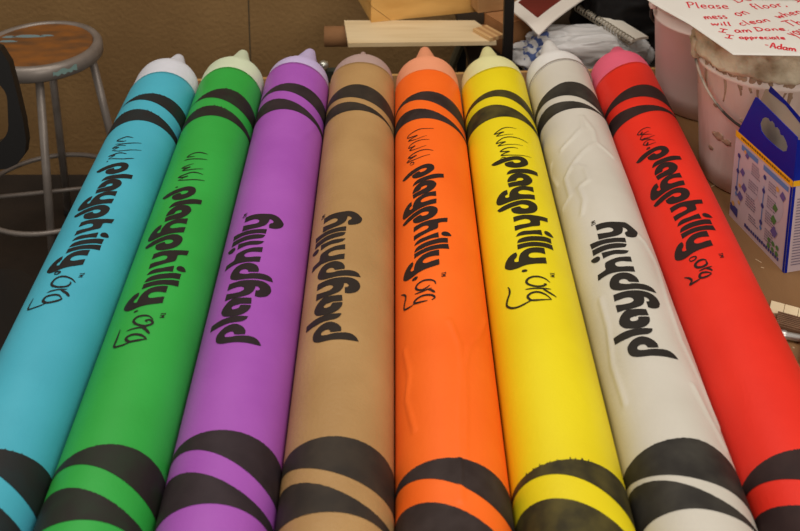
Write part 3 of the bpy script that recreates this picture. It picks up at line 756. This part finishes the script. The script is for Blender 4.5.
# ------------------------------------------------------------------ gable carton
A = Vector((0.70383966, 2.04700871, TZ))
Bc = Vector((0.75250844, 1.85133327, TZ))
bx = (Bc - A).normalized()                       # along the printed face
bn = Vector((bx.y, -bx.x, 0)) * 1.0              # outwards (towards the camera's left)
if bn.dot(Vector((-1, 0, 0))) < 0:
    bn = -bn
carton = thing('gable_carton', 'blue and pale printed cardboard carton with cut-out handle, in front of the crusted bucket', 'box', A.lerp(Bc, 0.5))
BL, BH, BD = 0.2016, 0.194, 0.052


def fp(s, z, off=0.0):                           # point on the printed face
    return A + bx * s + Vector((0, 0, z)) + bn * off


def face_poly(bm, pts, off=0.0004):
    bm.faces.new([bm.verts.new(fp(s, z, off)) for s, z in pts])


def disc(bm, s, z, r, off=0.0006, n=12, sy=1.0):
    face_poly(bm, [(s + r * math.cos(2 * PI * k / n), z + r * sy * math.sin(2 * PI * k / n)) for k in range(n)], off)


card_m = mat('carton_card', (206, 186, 190), 0.4, (196, 178, 184), 9, (0.3, 0.7))
blue_m = mat('carton_blue', (8, 34, 150), 0.4, (12, 28, 136), 8, (0.35, 0.7), spec=0.15)
yel_m = mat('carton_yellow', (240, 178, 26), 0.45)
bm = bmesh.new()
M = Matrix((bx, -bn, (0, 0, 1))).transposed().to_4x4()
M.translation = A
box(bm, (BL / 2, BD / 2, BH / 2), (BL, BD, BH))
bmesh.ops.transform(bm, matrix=M, verts=bm.verts[:])
link('carton_body', bm, card_m, carton)
bm = bmesh.new()                                  # handle panel with the cut-out, a slab with a hole
hole = [(0.079, 0.254), (0.085, 0.268), (0.094, 0.276), (0.106, 0.280), (0.112, 0.276), (0.118, 0.281), (0.126, 0.279), (0.130, 0.273), (0.137, 0.277), (0.144, 0.275), (0.149, 0.268), (0.158, 0.270),
        (0.168, 0.264), (0.174, 0.256), (0.172, 0.246), (0.160, 0.238), (0.140, 0.236), (0.121, 0.236), (0.100, 0.237), (0.085, 0.242)]
outer = [(0.006, 0.197), (0.2016, 0.197), (0.2016, 0.286), (0.20, 0.290), (0.062, 0.302), (0.056, 0.30)]
for off in (0.0006, -0.0012):
    tb = bmesh.new()
    es = []
    for loop in (outer, hole):
        vs = [tb.verts.new((s, z, 0)) for s, z in loop]
        es += [tb.edges.new((vs[i], vs[(i + 1) % len(vs)])) for i in range(len(vs))]
    bmesh.ops.triangle_fill(tb, use_beauty=True, edges=es)
    mp = {v: bm.verts.new(fp(v.co.x, v.co.y, off)) for v in tb.verts}
    for f in tb.faces:
        bm.faces.new([mp[v] for v in f.verts])
    tb.free()
for loop in (outer, hole):
    for i in range(len(loop)):
        p, q = loop[i], loop[(i + 1) % len(loop)]
        bm.faces.new([bm.verts.new(fp(*p, 0.0006)), bm.verts.new(fp(*q, 0.0006)), bm.verts.new(fp(*q, -0.0012)), bm.verts.new(fp(*p, -0.0012))])
link('handle_panel', bm, blue_m, carton)
bm = bmesh.new()
face_poly(bm, [(0.0, 0.185), (BL, 0.185), (BL, 0.199), (0.0, 0.199)], 0.0009)
for p in ((0.0, BL),):
    pass
link('yellow_band', bm, yel_m, carton)
bm = bmesh.new()
face_poly(bm, [(BL - 0.006, 0), (BL, 0), (BL, 0.185), (BL - 0.006, 0.185)], 0.0009)
vs = [M @ Vector(p) for p in ((BL + 0.0006, 0.0, 0), (BL + 0.0006, 0.006, 0), (BL + 0.0006, 0.006, 0.187), (BL + 0.0006, 0.0, 0.187))]
bm.faces.new([bm.verts.new(v) for v in vs])
link('blue_corner', bm, blue_m, carton)
bm = bmesh.new()                                  # the end face: yellow then blue above, dark lines of print below
vs = [M @ Vector(p) for p in ((BL + 0.0005, 0.0, 0.187), (BL + 0.0005, BD, 0.187), (BL + 0.0005, BD, 0.199), (BL + 0.0005, 0.0, 0.199))]
bm.faces.new([bm.verts.new(v) for v in vs])
link('yellow_band', bm, yel_m, carton)
bm = bmesh.new()                                  # gable end flap leaning back above it
vs = [M @ Vector(p) for p in ((BL, 0.0, 0.199), (BL, BD, 0.199), (BL - 0.02, BD, 0.27), (BL - 0.008, 0.002, 0.28))]
bm.faces.new([bm.verts.new(v) for v in vs])
link('end_flap', bm, blue_m, carton)
bm = bmesh.new()                                  # back handle panel, plain card inside with a blue lip
vs = [(-0.004, 0.030, 0.19), (BL, 0.030, 0.19), (BL, 0.040, 0.285), (0.05, 0.040, 0.31), (0.03, 0.038, 0.30)]
a_ = [bm.verts.new(M @ Vector(v)) for v in vs]
b_ = [bm.verts.new(M @ (Vector(v) + Vector((0, 0.0015, 0)))) for v in vs]
bm.faces.new(a_)
bm.faces.new(b_[::-1])
for i in range(5):
    bm.faces.new((a_[i], b_[i], b_[(i + 1) % 5], a_[(i + 1) % 5]))
link('back_panel', bm, mat('card_inside', (176, 160, 140), 0.6), carton)
bm = bmesh.new()
vs = [(0.04, 0.0405, 0.30), (0.10, 0.0405, 0.300), (BL, 0.0405, 0.275), (BL, 0.041, 0.289), (0.10, 0.041, 0.309), (0.045, 0.041, 0.315)]
bm.faces.new([bm.verts.new(M @ (Vector(v) - Vector((0, 0.002, 0)))) for v in vs])
link('blue_lip', bm, blue_m, carton)
# printed instructions
pr_blue = mat('print_blue', (96, 132, 186), 0.5)
pr_navy = mat('print_navy', (62, 62, 128), 0.5)
pr_grey = mat('print_grey', (118, 104, 124), 0.5)
pr_pale = mat('print_pale', (190, 180, 188), 0.5)
pr_green = mat('print_green', (86, 128, 70), 0.5)
pr_vio = mat('print_violet', (104, 90, 148), 0.5)
pr_org = mat('print_orange', (214, 164, 92), 0.5)
bm = bmesh.new()
disc(bm, 0.135, 0.12, 0.045, 0.0004, 24)
disc(bm, 0.065, 0.11, 0.03, 0.0004, 20)
link('print_circles', bm, pr_pale, carton)
bm = bmesh.new()
for s, z0, z1 in ((0.019, 0.065, 0.15), (0.113, 0.045, 0.135)):
    face_poly(bm, [(s - 0.0015, z0), (s + 0.0015, z0), (s + 0.0015, z1), (s - 0.0015, z1)], 0.0007)
    face_poly(bm, [(s - 0.005, z0), (s, z0 - 0.009), (s + 0.005, z0)], 0.0007)
for s0, s1 in ((0.025, 0.085), (0.105, 0.19)):
    face_poly(bm, [(s0, 0.168), (s1, 0.168), (s1, 0.179), (s0, 0.179)], 0.0007)
link('print_arrows', bm, pr_blue, carton)
for s, z in ((0.019, 0.15), (0.019, 0.115), (0.019, 0.075), (0.113, 0.155), (0.113, 0.125), (0.113, 0.092), (0.113, 0.055)):
    bm = bmesh.new()
    disc(bm, s, z, 0.0052, 0.0010)
    link('step_dot', bm, pr_navy, carton)
bm = bmesh.new()
rs = np.random.RandomState(8)
for i in range(16):
    s = 0.058 + i * 0.0078
    face_poly(bm, [(s, 0.011), (s + rs.uniform(0.004, 0.0065), 0.011), (s + 0.006, 0.011 + rs.uniform(0.006, 0.009)), (s, 0.018)], 0.0009)
link('print_line', bm, pr_navy, carton)
bm = bmesh.new()
face_poly(bm, [(0.002, 0.018), (0.03, 0.012), (0.03, 0.032), (0.002, 0.034)], 0.0009)
link('print_patch', bm, pr_navy, carton)
bm = bmesh.new()
for s0, z0, n in ((0.066, 0.158, 5), (0.060, 0.118, 4), (0.055, 0.083, 5), (0.07, 0.045, 3), (0.127, 0.153, 4), (0.127, 0.122, 5), (0.125, 0.088, 5), (0.128, 0.050, 5)):
    for k in range(n):
        x = s0
        while x < s0 + rs.uniform(0.022, 0.032):
            w = rs.uniform(0.003, 0.007)
            z = z0 - k * 0.0056
            face_poly(bm, [(x, z), (x + w, z), (x + w, z + 0.0024), (x, z + 0.0024)], 0.0008)
            x += w + 0.0016
x = 0.012
while x < 0.185:
    w = rs.uniform(0.003, 0.008)
    x += w + 0.002
link('print_lines', bm, pr_grey, carton)
for s, z, r in ((0.047, 0.165, 0.007), (0.036, 0.122, 0.009), (0.046, 0.092, 0.010), (0.034, 0.066, 0.011), (0.175, 0.150, 0.010), (0.158, 0.062, 0.012)):
    bm = bmesh.new()
    face_poly(bm, [(s - r, z - r * 0.4), (s + r * 0.3, z - r), (s + r, z + r * 0.3), (s - r * 0.2, z + r)], 0.0011)
    link('print_picture', bm, pr_vio, carton)
bm = bmesh.new()
for s, z, r in ((0.155, 0.113, 0.009), (0.153, 0.086, 0.010)):
    face_poly(bm, [(s - r, z - r * 0.4), (s + r * 0.3, z - r), (s + r, z + r * 0.3), (s - r * 0.2, z + r)], 0.0011)
for i in range(3):
    for j in range(2):
        disc(bm, 0.145 + i * 0.014, 0.036 - j * 0.013, 0.0052, 0.0011)
link('print_leaves', bm, pr_green, carton)
bm = bmesh.new()
for s, z, r in ((0.157, 0.155, 0.008), (0.04, 0.170, 0.006), (0.030, 0.088, 0.006), (0.032, 0.050, 0.006), (0.012, 0.036, 0.008)):
    disc(bm, s, z, r * 0.7, 0.0012, 7)
link('print_dabs', bm, pr_org, carton)
bm = bmesh.new()
x = 0.022
while x < 0.19:
    w = rs.uniform(0.003, 0.007)
    face_poly(bm, [(x, 0.1895), (x + w, 0.1895), (x + w, 0.1945), (x, 0.1945)], 0.0012)
    x += w + 0.0018
link('band_lines', bm, mat('print_brown', (120, 80, 20), 0.5), carton)
bm = bmesh.new()
for k in range(24):
    z = 0.015 + k * 0.0062
    vs = [M @ Vector(p) for p in ((BL + 0.0008, 0.012, z), (BL + 0.0008, 0.046, z), (BL + 0.0008, 0.046, z + 0.002), (BL + 0.0008, 0.012, z + 0.002))]
    bm.faces.new([bm.verts.new(v) for v in vs])
link('side_lines', bm, pr_grey, carton)

# ------------------------------------------------------------------ things by the right edge of the table
bm = bmesh.new()
u = Vector((0.9, -0.43, 0)).normalized()
ang = math.atan2(u.y, u.x)
for k in range(4):
    c = Vector((0.705, 1.735, TZ + 0.005)) + u * (0.0245 * k - 0.006)
    box(bm, c, (0.0238, 0.034, 0.008), ang, 0.0008)
box(bm, Vector((0.705, 1.735, TZ + 0.002)) + u * 0.031, (0.097, 0.033, 0.004), ang)
tag(link('tile_strip', bm, mat('cream_tile', (232, 214, 178), 0.4, (222, 202, 164), 20, (0.3, 0.7))), 'strip of cream tiles lying on the table in front of the carton', 'tile')
ridge_m = mat('ridged_brown', (128, 96, 70), 0.6, (104, 76, 54), 30, (0.3, 0.7))


def ridged(c, L, W, lab, m):
    bm = bmesh.new()
    box(bm, (c[0], c[1], TZ + 0.006), (L, W, 0.012), ang, 0.001)
    n = 7
    q = Vector((-u.y, u.x, 0))
    for k in range(n):
        p = Vector((c[0], c[1], TZ + 0.0135)) + q * (W * ((k + 0.5) / n - 0.5))
        box(bm, p, (L * 0.98, W / n * 0.6, 0.004), ang, 0.0008)
    return tag(link('ridged_block', bm, m), lab, 'block', 'ridged brown blocks beside the cream tiles')


ridged((0.710, 1.694, 0), 0.050, 0.036, 'flat brown ridged block right beside the red crayon, below the first cream tiles', ridge_m)
ridged((0.760, 1.668, 0), 0.046, 0.046, 'reddish brown ridged block farther from the red crayon, at the picture edge',
       mat('ridged_redbrown', (112, 72, 54), 0.6, (92, 58, 42), 30, (0.3, 0.7)))
bm = bmesh.new()
a0 = Vector((0.679, 1.667, TZ + 0.0085))
d = Vector((0.95, -0.31, 0)).normalized()
tube(bm, [a0, a0 + d * 0.012, a0 + d * 0.014, a0 + d * 0.15], [0.0085, 0.0085, 0.007, 0.007], 16)
tag(link('metal_tube', bm, mat('shiny_steel', (205, 200, 195), 0.35, metal=0.85), smooth=True), 'shiny metal tube lying between the brown blocks and the ochre wood', 'tube')
bm = bmesh.new()
box(bm, (0.748, 1.602, TZ + 0.009), (0.10, 0.05, 0.018), ang, 0.002)
box(bm, (0.748, 1.602, TZ + 0.0195), (0.08, 0.012, 0.003), ang, 0.0008)
tag(link('wood_offcut', bm, mat('ochre_wood', (196, 136, 62), 0.5, (150, 96, 40), 40, (0.35, 0.7), stretch=(1, 0.2, 1))), 'ochre wood offcut on the table beside the metal tube', 'wood')

# ------------------------------------------------------------------ clamp at the far edge of the table
cl = thing('edge_clamp', 'small steel clamp with round knob at the far table edge', 'clamp', (-0.185, 2.652, TZ))
bm = bmesh.new()
box(bm, (-0.165, 2.668, TZ + 0.017), (0.045, 0.022, 0.034), TA, 0.003)
link('jaw', bm, mat('dark_green_iron', (54, 62, 56), 0.5, metal=0.3), cl)
bm = bmesh.new()
lathe(bm, [(0, 0), (0.005, 0), (0.005, 0.040), (0.012, 0.044), (0.014, 0.051), (0.012, 0.059), (0.006, 0.063), (0, 0.064)], 20, Matrix.Translation((-0.187, 2.655, TZ)))
link('knob', bm, mat('knob_steel', (190, 190, 180), 0.3, metal=0.8), cl, True)

# ------------------------------------------------------------------ back shelf with its clutter
SZ = 0.66
shelf = thing('steel_shelf', 'low black steel shelf behind the table holding boards, bags and books', 'shelf', (0.8, 3.02, 0))
blk = mat('black_steel', (24, 22, 21), 0.45, metal=0.2)
bm = bmesh.new()
box(bm, tpt(0.81, -0.325, SZ - 0.012), (1.20, 0.54, 0.024), TA, 0.003)
link('shelf_board', bm, mat('dark_board', (46, 38, 31), 0.6, (58, 48, 38), 12, (0.3, 0.7)), shelf)
for a, b in ((0.235, -0.085), (1.385, -0.085), (0.235, -0.565), (1.385, -0.565)):
    bm = bmesh.new()
    box(bm, tpt(a, b, (SZ - 0.024) / 2), (0.03, 0.03, SZ - 0.024), TA, 0.003)
    link('leg', bm, blk, shelf)
bm = bmesh.new()
box(bm, (0.3145, 2.825, SZ + 0.35), (0.028, 0.028, 0.70), 0, 0.004)
link('upright_post', bm, blk, shelf)
bm = bmesh.new()
tube(bm, [(0.08, 3.30, 0.15), (0.24, 3.23, SZ - 0.03)], 0.014, 8)
link('brace', bm, mat('olive_steel', (84, 76, 54), 0.6), shelf)

ply = mat('pale_board', (226, 204, 164), 0.5, (212, 186, 142), 26, (0.35, 0.65), stretch=(0.12, 1, 1))
pine = mat('pine', (228, 178, 102), 0.5, (212, 160, 86), 30, (0.35, 0.65), stretch=(0.1, 1, 1))
# cardboard tube on the shelf, sticking out to the left; the pale board lies on it
ct = thing('cardboard_tube', 'brown cardboard tube poking out beyond the left end of the pale board', 'tube', (-0.13, 2.985, SZ))
bm = bmesh.new()
R0 = Matrix.Translation((-0.205, 2.972, SZ + 0.0305)) @ Matrix.Rotation(0.03, 4, 'Z') @ Matrix.Rotation(PI / 2, 4, 'Y')
lathe(bm, [(0.0245, 0), (0.030, 0), (0.030, 0.62), (0.0245, 0.62), (0.0245, 0)], 32, R0)
link('tube_wall', bm, mat('kraft_tube', (158, 112, 72), 0.7, (138, 96, 60), 14, (0.3, 0.7)), ct, True)
BZ = SZ + 0.0612
bm = bmesh.new()
prism(bm, [(-0.130, 2.832), (0.285, 2.845), (0.266, 2.930), (0.243, 2.972), (0.234, 2.991), (-0.148, 2.991)], BZ, BZ + 0.012)
tag(link('board', bm, ply), 'pale thin wooden board sticking out left from the shelf behind the crayons', 'board')
# pine frame with a mitred corner, resting on the board
fr = thing('wooden_frame', 'pine frame with mitred corner resting on the pale board', 'frame', (0.0, 3.0, BZ + 0.012))
FM = Matrix.Translation((-0.068, 2.974, BZ + 0.0125)) @ Matrix.Rotation(math.radians(14.3), 4, 'Z')
bm = bmesh.new()
XZ = Matrix(((1, 0, 0, 0), (0, 0, 1, 0), (0, 1, 0, 0), (0, 0, 0, 1)))      # (x, z) outline, pushed along y
prism(bm, [(0.0595, 0), (0.48, 0), (0.48, 0.09), (0, 0.09), (0, 0.052)], 0, 0.045, FM @ XZ)
bmesh.ops.recalc_face_normals(bm, faces=bm.faces[:])
link('frame_bar', bm, pine, fr)
bm = bmesh.new()
prism(bm, [(0, 0), (0.0575, 0), (0, 0.05)], 0, 0.045, FM @ XZ)
bmesh.ops.recalc_face_normals(bm, faces=bm.faces[:])
link('mitre_piece', bm, pine, fr)
bm = bmesh.new()
box(bm, (0.0225, 0.1405, 0.045), (0.045, 0.19, 0.09))
bmesh.ops.transform(bm, matrix=FM, verts=bm.verts[:])
link('frame_bar', bm, pine, fr)
# cardboard box beside the post, plank on it
bm = bmesh.new()
bxm = Matrix.Translation((0.356, 2.990, SZ + 0.001)) @ Matrix.Rotation(math.radians(-61), 4, 'Z')
for c, q in (((0, 0, 0.003), (0.10, 0.16, 0.005)), ((-0.048, 0, 0.047), (0.004, 0.16, 0.092)), ((0.048, 0, 0.047), (0.004, 0.16, 0.092)), ((0, -0.078, 0.047), (0.10, 0.004, 0.092)), ((0, 0.078, 0.047), (0.10, 0.004, 0.092)), ((0, 0.0, 0.094), (0.10, 0.16, 0.003))):
    box(bm, c, q)
bmesh.ops.transform(bm, matrix=bxm, verts=bm.verts[:])
tag(link('cardboard_box', bm, mat('cardboard', (176, 124, 78), 0.7, (158, 108, 64), 18, (0.3, 0.7))), 'flat brown cardboard box behind the black upright post', 'box')
bm = bmesh.new()
box(bm, (0.125, 0.03, 0.03), (0.27, 0.06, 0.058), 0, 0.002)
bmesh.ops.transform(bm, matrix=Matrix.Translation((0.252, 2.985, SZ + 0.098)) @ Matrix.Rotation(math.radians(16), 4, 'Z'), verts=bm.verts[:])
tag(link('plank', bm, mat('brown_plank', (186, 142, 94), 0.55, (164, 122, 78), 30, (0.35, 0.65), stretch=(0.12, 1, 1))), 'light brown plank end on the cardboard box, crossing behind the black post', 'plank')
bm = bmesh.new()
Rb = math.radians(-57)
for j in range(5):
    v = Matrix.Rotation(Rb, 3, 'Z') @ Vector((0, 0.0098 * (j - 2), 0))
    box(bm, (0.266 + v.x, 2.888 + v.y, BZ + 0.0175), (0.080, 0.0098, 0.010), Rb)
for i, f in enumerate(bm.faces):
    f.material_index = (i // 6) % 2
tag(link('plywood_offcut', bm, [mat('ply_light', (212, 172, 118), 0.5), mat('ply_dark', (186, 138, 90), 0.5)]), 'small striped plywood offcut on the right end of the pale board', 'wood')


# magazine with a maroon cover panel
zm = 0.795
tipm, lf, rt_ = Vector((0.392, 2.768, zm)), Vector((0.336, 2.913, zm)), Vector((0.613, 3.012, zm))
ea = (rt_ - tipm)
eb = (lf - tipm)
mag = thing('magazine', 'white magazine with maroon cover panel, tipped over the cardboard box', 'magazine', tipm)


def mp_(a, b):
    return tipm + ea * a + eb * b + Vector((0, 0, 0.035 * a + 0.008 * math.sin(3 * a) - 0.008 * math.exp(-(a / 0.12) ** 2) * math.exp(-(b / 0.3) ** 2)))


def slab(bm, a0, a1, b0, b1, fn, th, off=0.0, n=14):
    G = [[(bm.verts.new(fn(a0 + (a1 - a0) * i / n, b0 + (b1 - b0) * j / n) + Vector((0, 0, off))),
           bm.verts.new(fn(a0 + (a1 - a0) * i / n, b0 + (b1 - b0) * j / n) + Vector((0, 0, off - th)))) for j in range(n + 1)] for i in range(n + 1)]
    for i in range(n):
        for j in range(n):
            bm.faces.new((G[i][j][0], G[i + 1][j][0], G[i + 1][j + 1][0], G[i][j + 1][0]))
            bm.faces.new((G[i][j][1], G[i][j + 1][1], G[i + 1][j + 1][1], G[i + 1][j][1]))
    for i in range(n):
        bm.faces.new((G[i][0][1], G[i + 1][0][1], G[i + 1][0][0], G[i][0][0]))
        bm.faces.new((G[i][n][0], G[i + 1][n][0], G[i + 1][n][1], G[i][n][1]))
        bm.faces.new((G[0][i][0], G[0][i + 1][0], G[0][i + 1][1], G[0][i][1]))
        bm.faces.new((G[n][i][1], G[n][i + 1][1], G[n][i + 1][0], G[n][i][0]))


bm = bmesh.new()
slab(bm, 0, 1, 0, 1.2, mp_, 0.004)
link('pages', bm, mat('magazine_white', (222, 214, 204), 0.45), mag, False)
bm = bmesh.new()
slab(bm, 0.12, 0.95, 0.36, 1.12, mp_, 0.0004, 0.0006)
link('cover_panel', bm, mat('maroon', (112, 38, 34), 0.4, (92, 28, 26), 12, (0.3, 0.7)), mag)

# bags
def lump(name, c, size, seed, m, parent, crease=1.0, flat=SZ + 0.001, sub=6, paint=None):
    bm = bmesh.new()
    bmesh.ops.create_icosphere(bm, subdivisions=sub, radius=1)
    for v in bm.verts:
        p = v.co.copy()
        q = p * 1.6 + Vector((seed, seed * 2.1, -seed))
        w = noise.noise(q) * 0.28 * crease
        rg = 1 - abs(noise.noise(p * 2.6 + Vector((seed * 3, 1, 2)))) * 2
        w += 0.16 * crease * (rg - 0.4) * max(0.0, rg)
        rg2 = 1 - abs(noise.noise(Vector((p.x * 3.5, p.y * 7, p.z * 7)) + Vector((seed, 5, 9)))) * 2
        w += 0.035 * crease * rg2
        sq = Vector((math.copysign(abs(p.x) ** 0.8, p.x), math.copysign(abs(p.y) ** 0.8, p.y), math.copysign(abs(p.z) ** 0.85, p.z)))
        p = sq * (1 + w)
        v.co = Vector((c[0] + p.x * size[0], c[1] + p.y * size[1], max(flat, c[2] + p.z * size[2])))
    if paint:
        for f in bm.faces:
            f.material_index = paint(f.calc_center_median())
    return link(name, bm, m, parent, True)


def bag_print(c):
    w = noise.noise(c * 55)
    if abs(c.x - 0.395) < 0.035 and 2.80 < c.y < 2.90 and w > 0.08:
        return 1
    if abs(c.x - 0.545) < 0.04 and c.z > 0.70 and c.y > 2.90 and w > 0.1:
        return 2
    return 0


pb = thing('plastic_bag', 'crumpled pale grey plastic bag with blue print behind the white crayon tip', 'bag', (0.52, 2.83, SZ))
lump('bag_film', (0.535, 2.865, SZ + 0.03), (0.185, 0.07, 0.068), 3.3, [mat('grey_film', (204, 202, 200), 0.35, (192, 189, 187), 6, (0.3, 0.7), spec=0.5), mat('blue_print', (70, 88, 140), 0.5), mat('black_print', (60, 58, 58), 0.5)], pb, 0.9, paint=bag_print)
bb = lump('duffel_bag', (0.80, 3.045, SZ + 0.11), (0.265, 0.15, 0.17), 7.7, mat('black_nylon', (19, 18, 18), 0.6, (26, 24, 24), 20, (0.3, 0.7), spec=0.15), None, 0.6)
tag(bb, 'slumped black cloth bag at the back of the shelf behind the notebook', 'bag')

# notebook
c0, c1 = Vector((0.533, 3.000, 0.772)), Vector((0.645, 2.775, 0.766))
ea2 = c1 - c0
eb2 = Vector((ea2.y, -ea2.x, 0)).normalized() * -0.06
if eb2.x < 0:
    eb2 = -eb2
nb = thing('spiral_notebook', 'open spiral notebook with white pages resting on the grey bag', 'notebook', c1)
fn2 = lambda a, b: c0 + ea2 * a + eb2 * b + Vector((0, 0, 0.004 * math.sin(3 * b)))
bm = bmesh.new()
slab(bm, 0, 1, 0.05, 1, fn2, 0.007, 0, 6)
link('pages', bm, mat('notebook_page', (216, 208, 194), 0.6), nb)
bm = bmesh.new()
L = ea2.length
dirn = ea2.normalized()
pts = []
turns = 20
upv = Vector((0, 0, 1))
side = dirn.cross(upv).normalized()
for i in range(turns * 12 + 1):
    a = 2 * PI * i / 12
    pts.append(c0 + dirn * (L * i / (turns * 12)) + eb2 * 0.04 + (upv * math.cos(a) + side * math.sin(a)) * 0.0115 + Vector((0, 0, -0.003)))
tube(bm, pts, 0.0018, 6)
link('coil', bm, mat('coil_wire', (150, 140, 122), 0.4, metal=0.4), nb, True)

# ------------------------------------------------------------------ stool
sx, sy, sz = -1.012, 2.90, 0.70
st = thing('metal_stool', 'grey steel stool with round scuffed wooden seat against the wall', 'stool', (sx, sy, 0))
steel = mat('stool_steel', (146, 136, 128), 0.4, (124, 114, 106), 14, (0.3, 0.7), metal=0.35)
bm = bmesh.new()
lathe(bm, [(0.10, sz - 0.012), (0.145, sz - 0.010), (0.147, sz - 0.001), (0.152, sz + 0.003), (0.164, sz + 0.001), (0.171, sz - 0.008), (0.173, sz - 0.020), (0.173, sz - 0.036), (0.169, sz - 0.040),
           (0.165, sz - 0.036), (0.163, sz - 0.014), (0.10, sz - 0.016), (0.10, sz - 0.012)], 72, Matrix.Translation((sx, sy, 0)))
link('seat_rim', bm, steel, st, True)
bm = bmesh.new()
lathe(bm, [(0, sz - 0.013), (0.1455, sz - 0.013), (0.1455, sz - 0.003), (0.143, sz - 0.001), (0, sz - 0.001)], 72, Matrix.Translation((sx, sy, 0)))
link('seat', bm, mat('seat_wood', (136, 84, 34), 0.55, (92, 64, 40), 14, (0.35, 0.7), stretch=(1, 2.0, 1)), st)
bm = bmesh.new()
for cx_, cy_, w, h in ((-0.05, 0.055, 0.045, 0.010), (-0.105, 0.05, 0.02, 0.008), (0.0, 0.06, 0.02, 0.006), (-0.10, 0.02, 0.028, 0.007)):
    poly = [(sx + cx_ + w * math.cos(2 * PI * k / 14) * (1 + 0.25 * math.sin(5 * k)), sy + cy_ + h * math.sin(2 * PI * k / 14)) for k in range(14)]
    prism(bm, poly, sz - 0.0011, sz - 0.0006)
link('paint_smear', bm, mat('blue_paint', (110, 132, 136), 0.7), st)
bm = bmesh.new()
for k in range(12):
    pass
vs0, vs1 = [], []
for k in range(13):
    a = math.radians(-62 + k * 1.9)
    vs0.append(bm.verts.new((sx + 0.1738 * math.cos(a), sy + 0.1738 * math.sin(a), sz - 0.012 - 0.004 * math.sin(k))))
    vs1.append(bm.verts.new((sx + 0.1738 * math.cos(a), sy + 0.1738 * math.sin(a), sz - 0.026 + 0.003 * math.sin(2 * k))))
for k in range(12):
    bm.faces.new((vs1[k], vs1[k + 1], vs0[k + 1], vs0[k]))
link('paint_chip', bm, mat('aqua_paint', (128, 156, 150), 0.6), st)
ANG = [math.radians(a) for a in (-75, 12, 99, 190)]
for a in ANG:
    bm = bmesh.new()
    top = Vector((sx + 0.135 * math.cos(a), sy + 0.135 * math.sin(a), sz - 0.03))
    bt = Vector((sx + 0.235 * math.cos(a), sy + 0.235 * math.sin(a), 0.0))
    tube(bm, [top, bt], 0.0115, 12)
    lg = link('leg', bm, steel, st, True)
    bm = bmesh.new()
    tube(bm, [bt.lerp(top, 0.03), bt], 0.0145, 12)
    link('foot', bm, mat('rubber', (26, 24, 22), 0.7), lg, True)
bm = bmesh.new()
rz_ = 0.225
rr = 0.135 + 0.1 * (1 - rz_ / 0.67) + 0.012
tube(bm, [(sx + rr * math.cos(2 * PI * k / 64), sy + rr * math.sin(2 * PI * k / 64), rz_) for k in range(64)], 0.0075, 10, True)
link('foot_ring', bm, steel, st, True)
bm = bmesh.new()
q = rr - 0.014
tube(bm, [(sx + q * math.cos(ANG[3]), sy + q * math.sin(ANG[3]), rz_ + 0.0), (sx + q * math.cos(ANG[1]), sy + q * math.sin(ANG[1]), rz_ + 0.0)], 0.0065, 10)
link('cross_rung', bm, steel, st, True)

# ------------------------------------------------------------------ black chair by the left edge
ch = thing('plastic_chair', 'black plastic chair with cut-out back at the left, in front of the stool', 'chair', (-1.12, 2.2, 0))
bp_ = mat('black_plastic', (22, 20, 19), 0.4, spec=0.45)


def rrect(cx_, cy_, w, h, r, n=6):
    pts = []
    for ix, iy, a0 in ((1, 1, 0), (-1, 1, 90), (-1, -1, 180), (1, -1, 270)):
        for k in range(n + 1):
            a = math.radians(a0 + 90 * k / n)
            pts.append((cx_ + ix * (w / 2 - r) + r * math.cos(a), cy_ + iy * (h / 2 - r) + r * math.sin(a)))
    return pts


bm = bmesh.new()
half = [(0.0, 0.0), (0.13, 0.0), (0.16, 0.004), (0.185, 0.016), (0.203, 0.04), (0.208, 0.07), (0.203, 0.12), (0.19, 0.19), (0.175, 0.26), (0.155, 0.295), (0.12, 0.312), (0.0, 0.32)]
outer = half + [(-x, z) for x, z in half[::-1][1:-1]]
hole = [(x, z) for x, z in rrect(0.0, 0.14, 0.335, 0.16, 0.05)]
CM = Matrix.Translation((-1.072, 2.315, 0.645)) @ Matrix.Rotation(math.radians(90 - 8), 4, 'X')
for off in (0.0, -0.028):
    tb = bmesh.new()
    es = []
    for loop in (outer, hole):
        vs = [tb.verts.new((s, z, 0)) for s, z in loop]
        es += [tb.edges.new((vs[i], vs[(i + 1) % len(vs)])) for i in range(len(vs))]
    bmesh.ops.triangle_fill(tb, use_beauty=True, edges=es)
    mpv = {v: bm.verts.new(CM @ Vector((v.co.x, v.co.y, off))) for v in tb.verts}
    for f in tb.faces:
        bm.faces.new([mpv[v] for v in f.verts])
    tb.free()
for loop in (outer, hole):
    for i in range(len(loop)):
        p, q = loop[i], loop[(i + 1) % len(loop)]
        bm.faces.new([bm.verts.new(CM @ Vector((*p, 0.0))), bm.verts.new(CM @ Vector((*q, 0.0))), bm.verts.new(CM @ Vector((*q, -0.028))), bm.verts.new(CM @ Vector((*p, -0.028)))])
bmesh.ops.remove_doubles(bm, verts=bm.verts[:], dist=1e-5)
bmesh.ops.recalc_face_normals(bm, faces=bm.faces[:])
link('backrest', bm, bp_, ch)
bm = bmesh.new()
prism(bm, rrect(-1.04, 2.03, 0.46, 0.36, 0.08), 0.43, 0.455)
link('seat', bm, bp_, ch)
for x, y in ((-1.21, 1.9), (-0.87, 1.9), (-1.21, 2.16), (-0.87, 2.16)):
    bm = bmesh.new()
    tube(bm, [(x, y, 0.43), (x + 0.03 * math.copysign(1, x + 1.04), y + 0.03 * math.copysign(1, y - 2.03), 0.0)], 0.012, 10)
    link('leg', bm, leg_m, ch, True)
for x in (-1.19, -0.95):
    bm = bmesh.new()
    tube(bm, [(x, 2.18, 0.445), (x, 2.27, 0.50), (x, 2.33, 0.62), (x, 2.335, 0.70)], 0.012, 10)
    link('back_support', bm, bp_, ch, True)
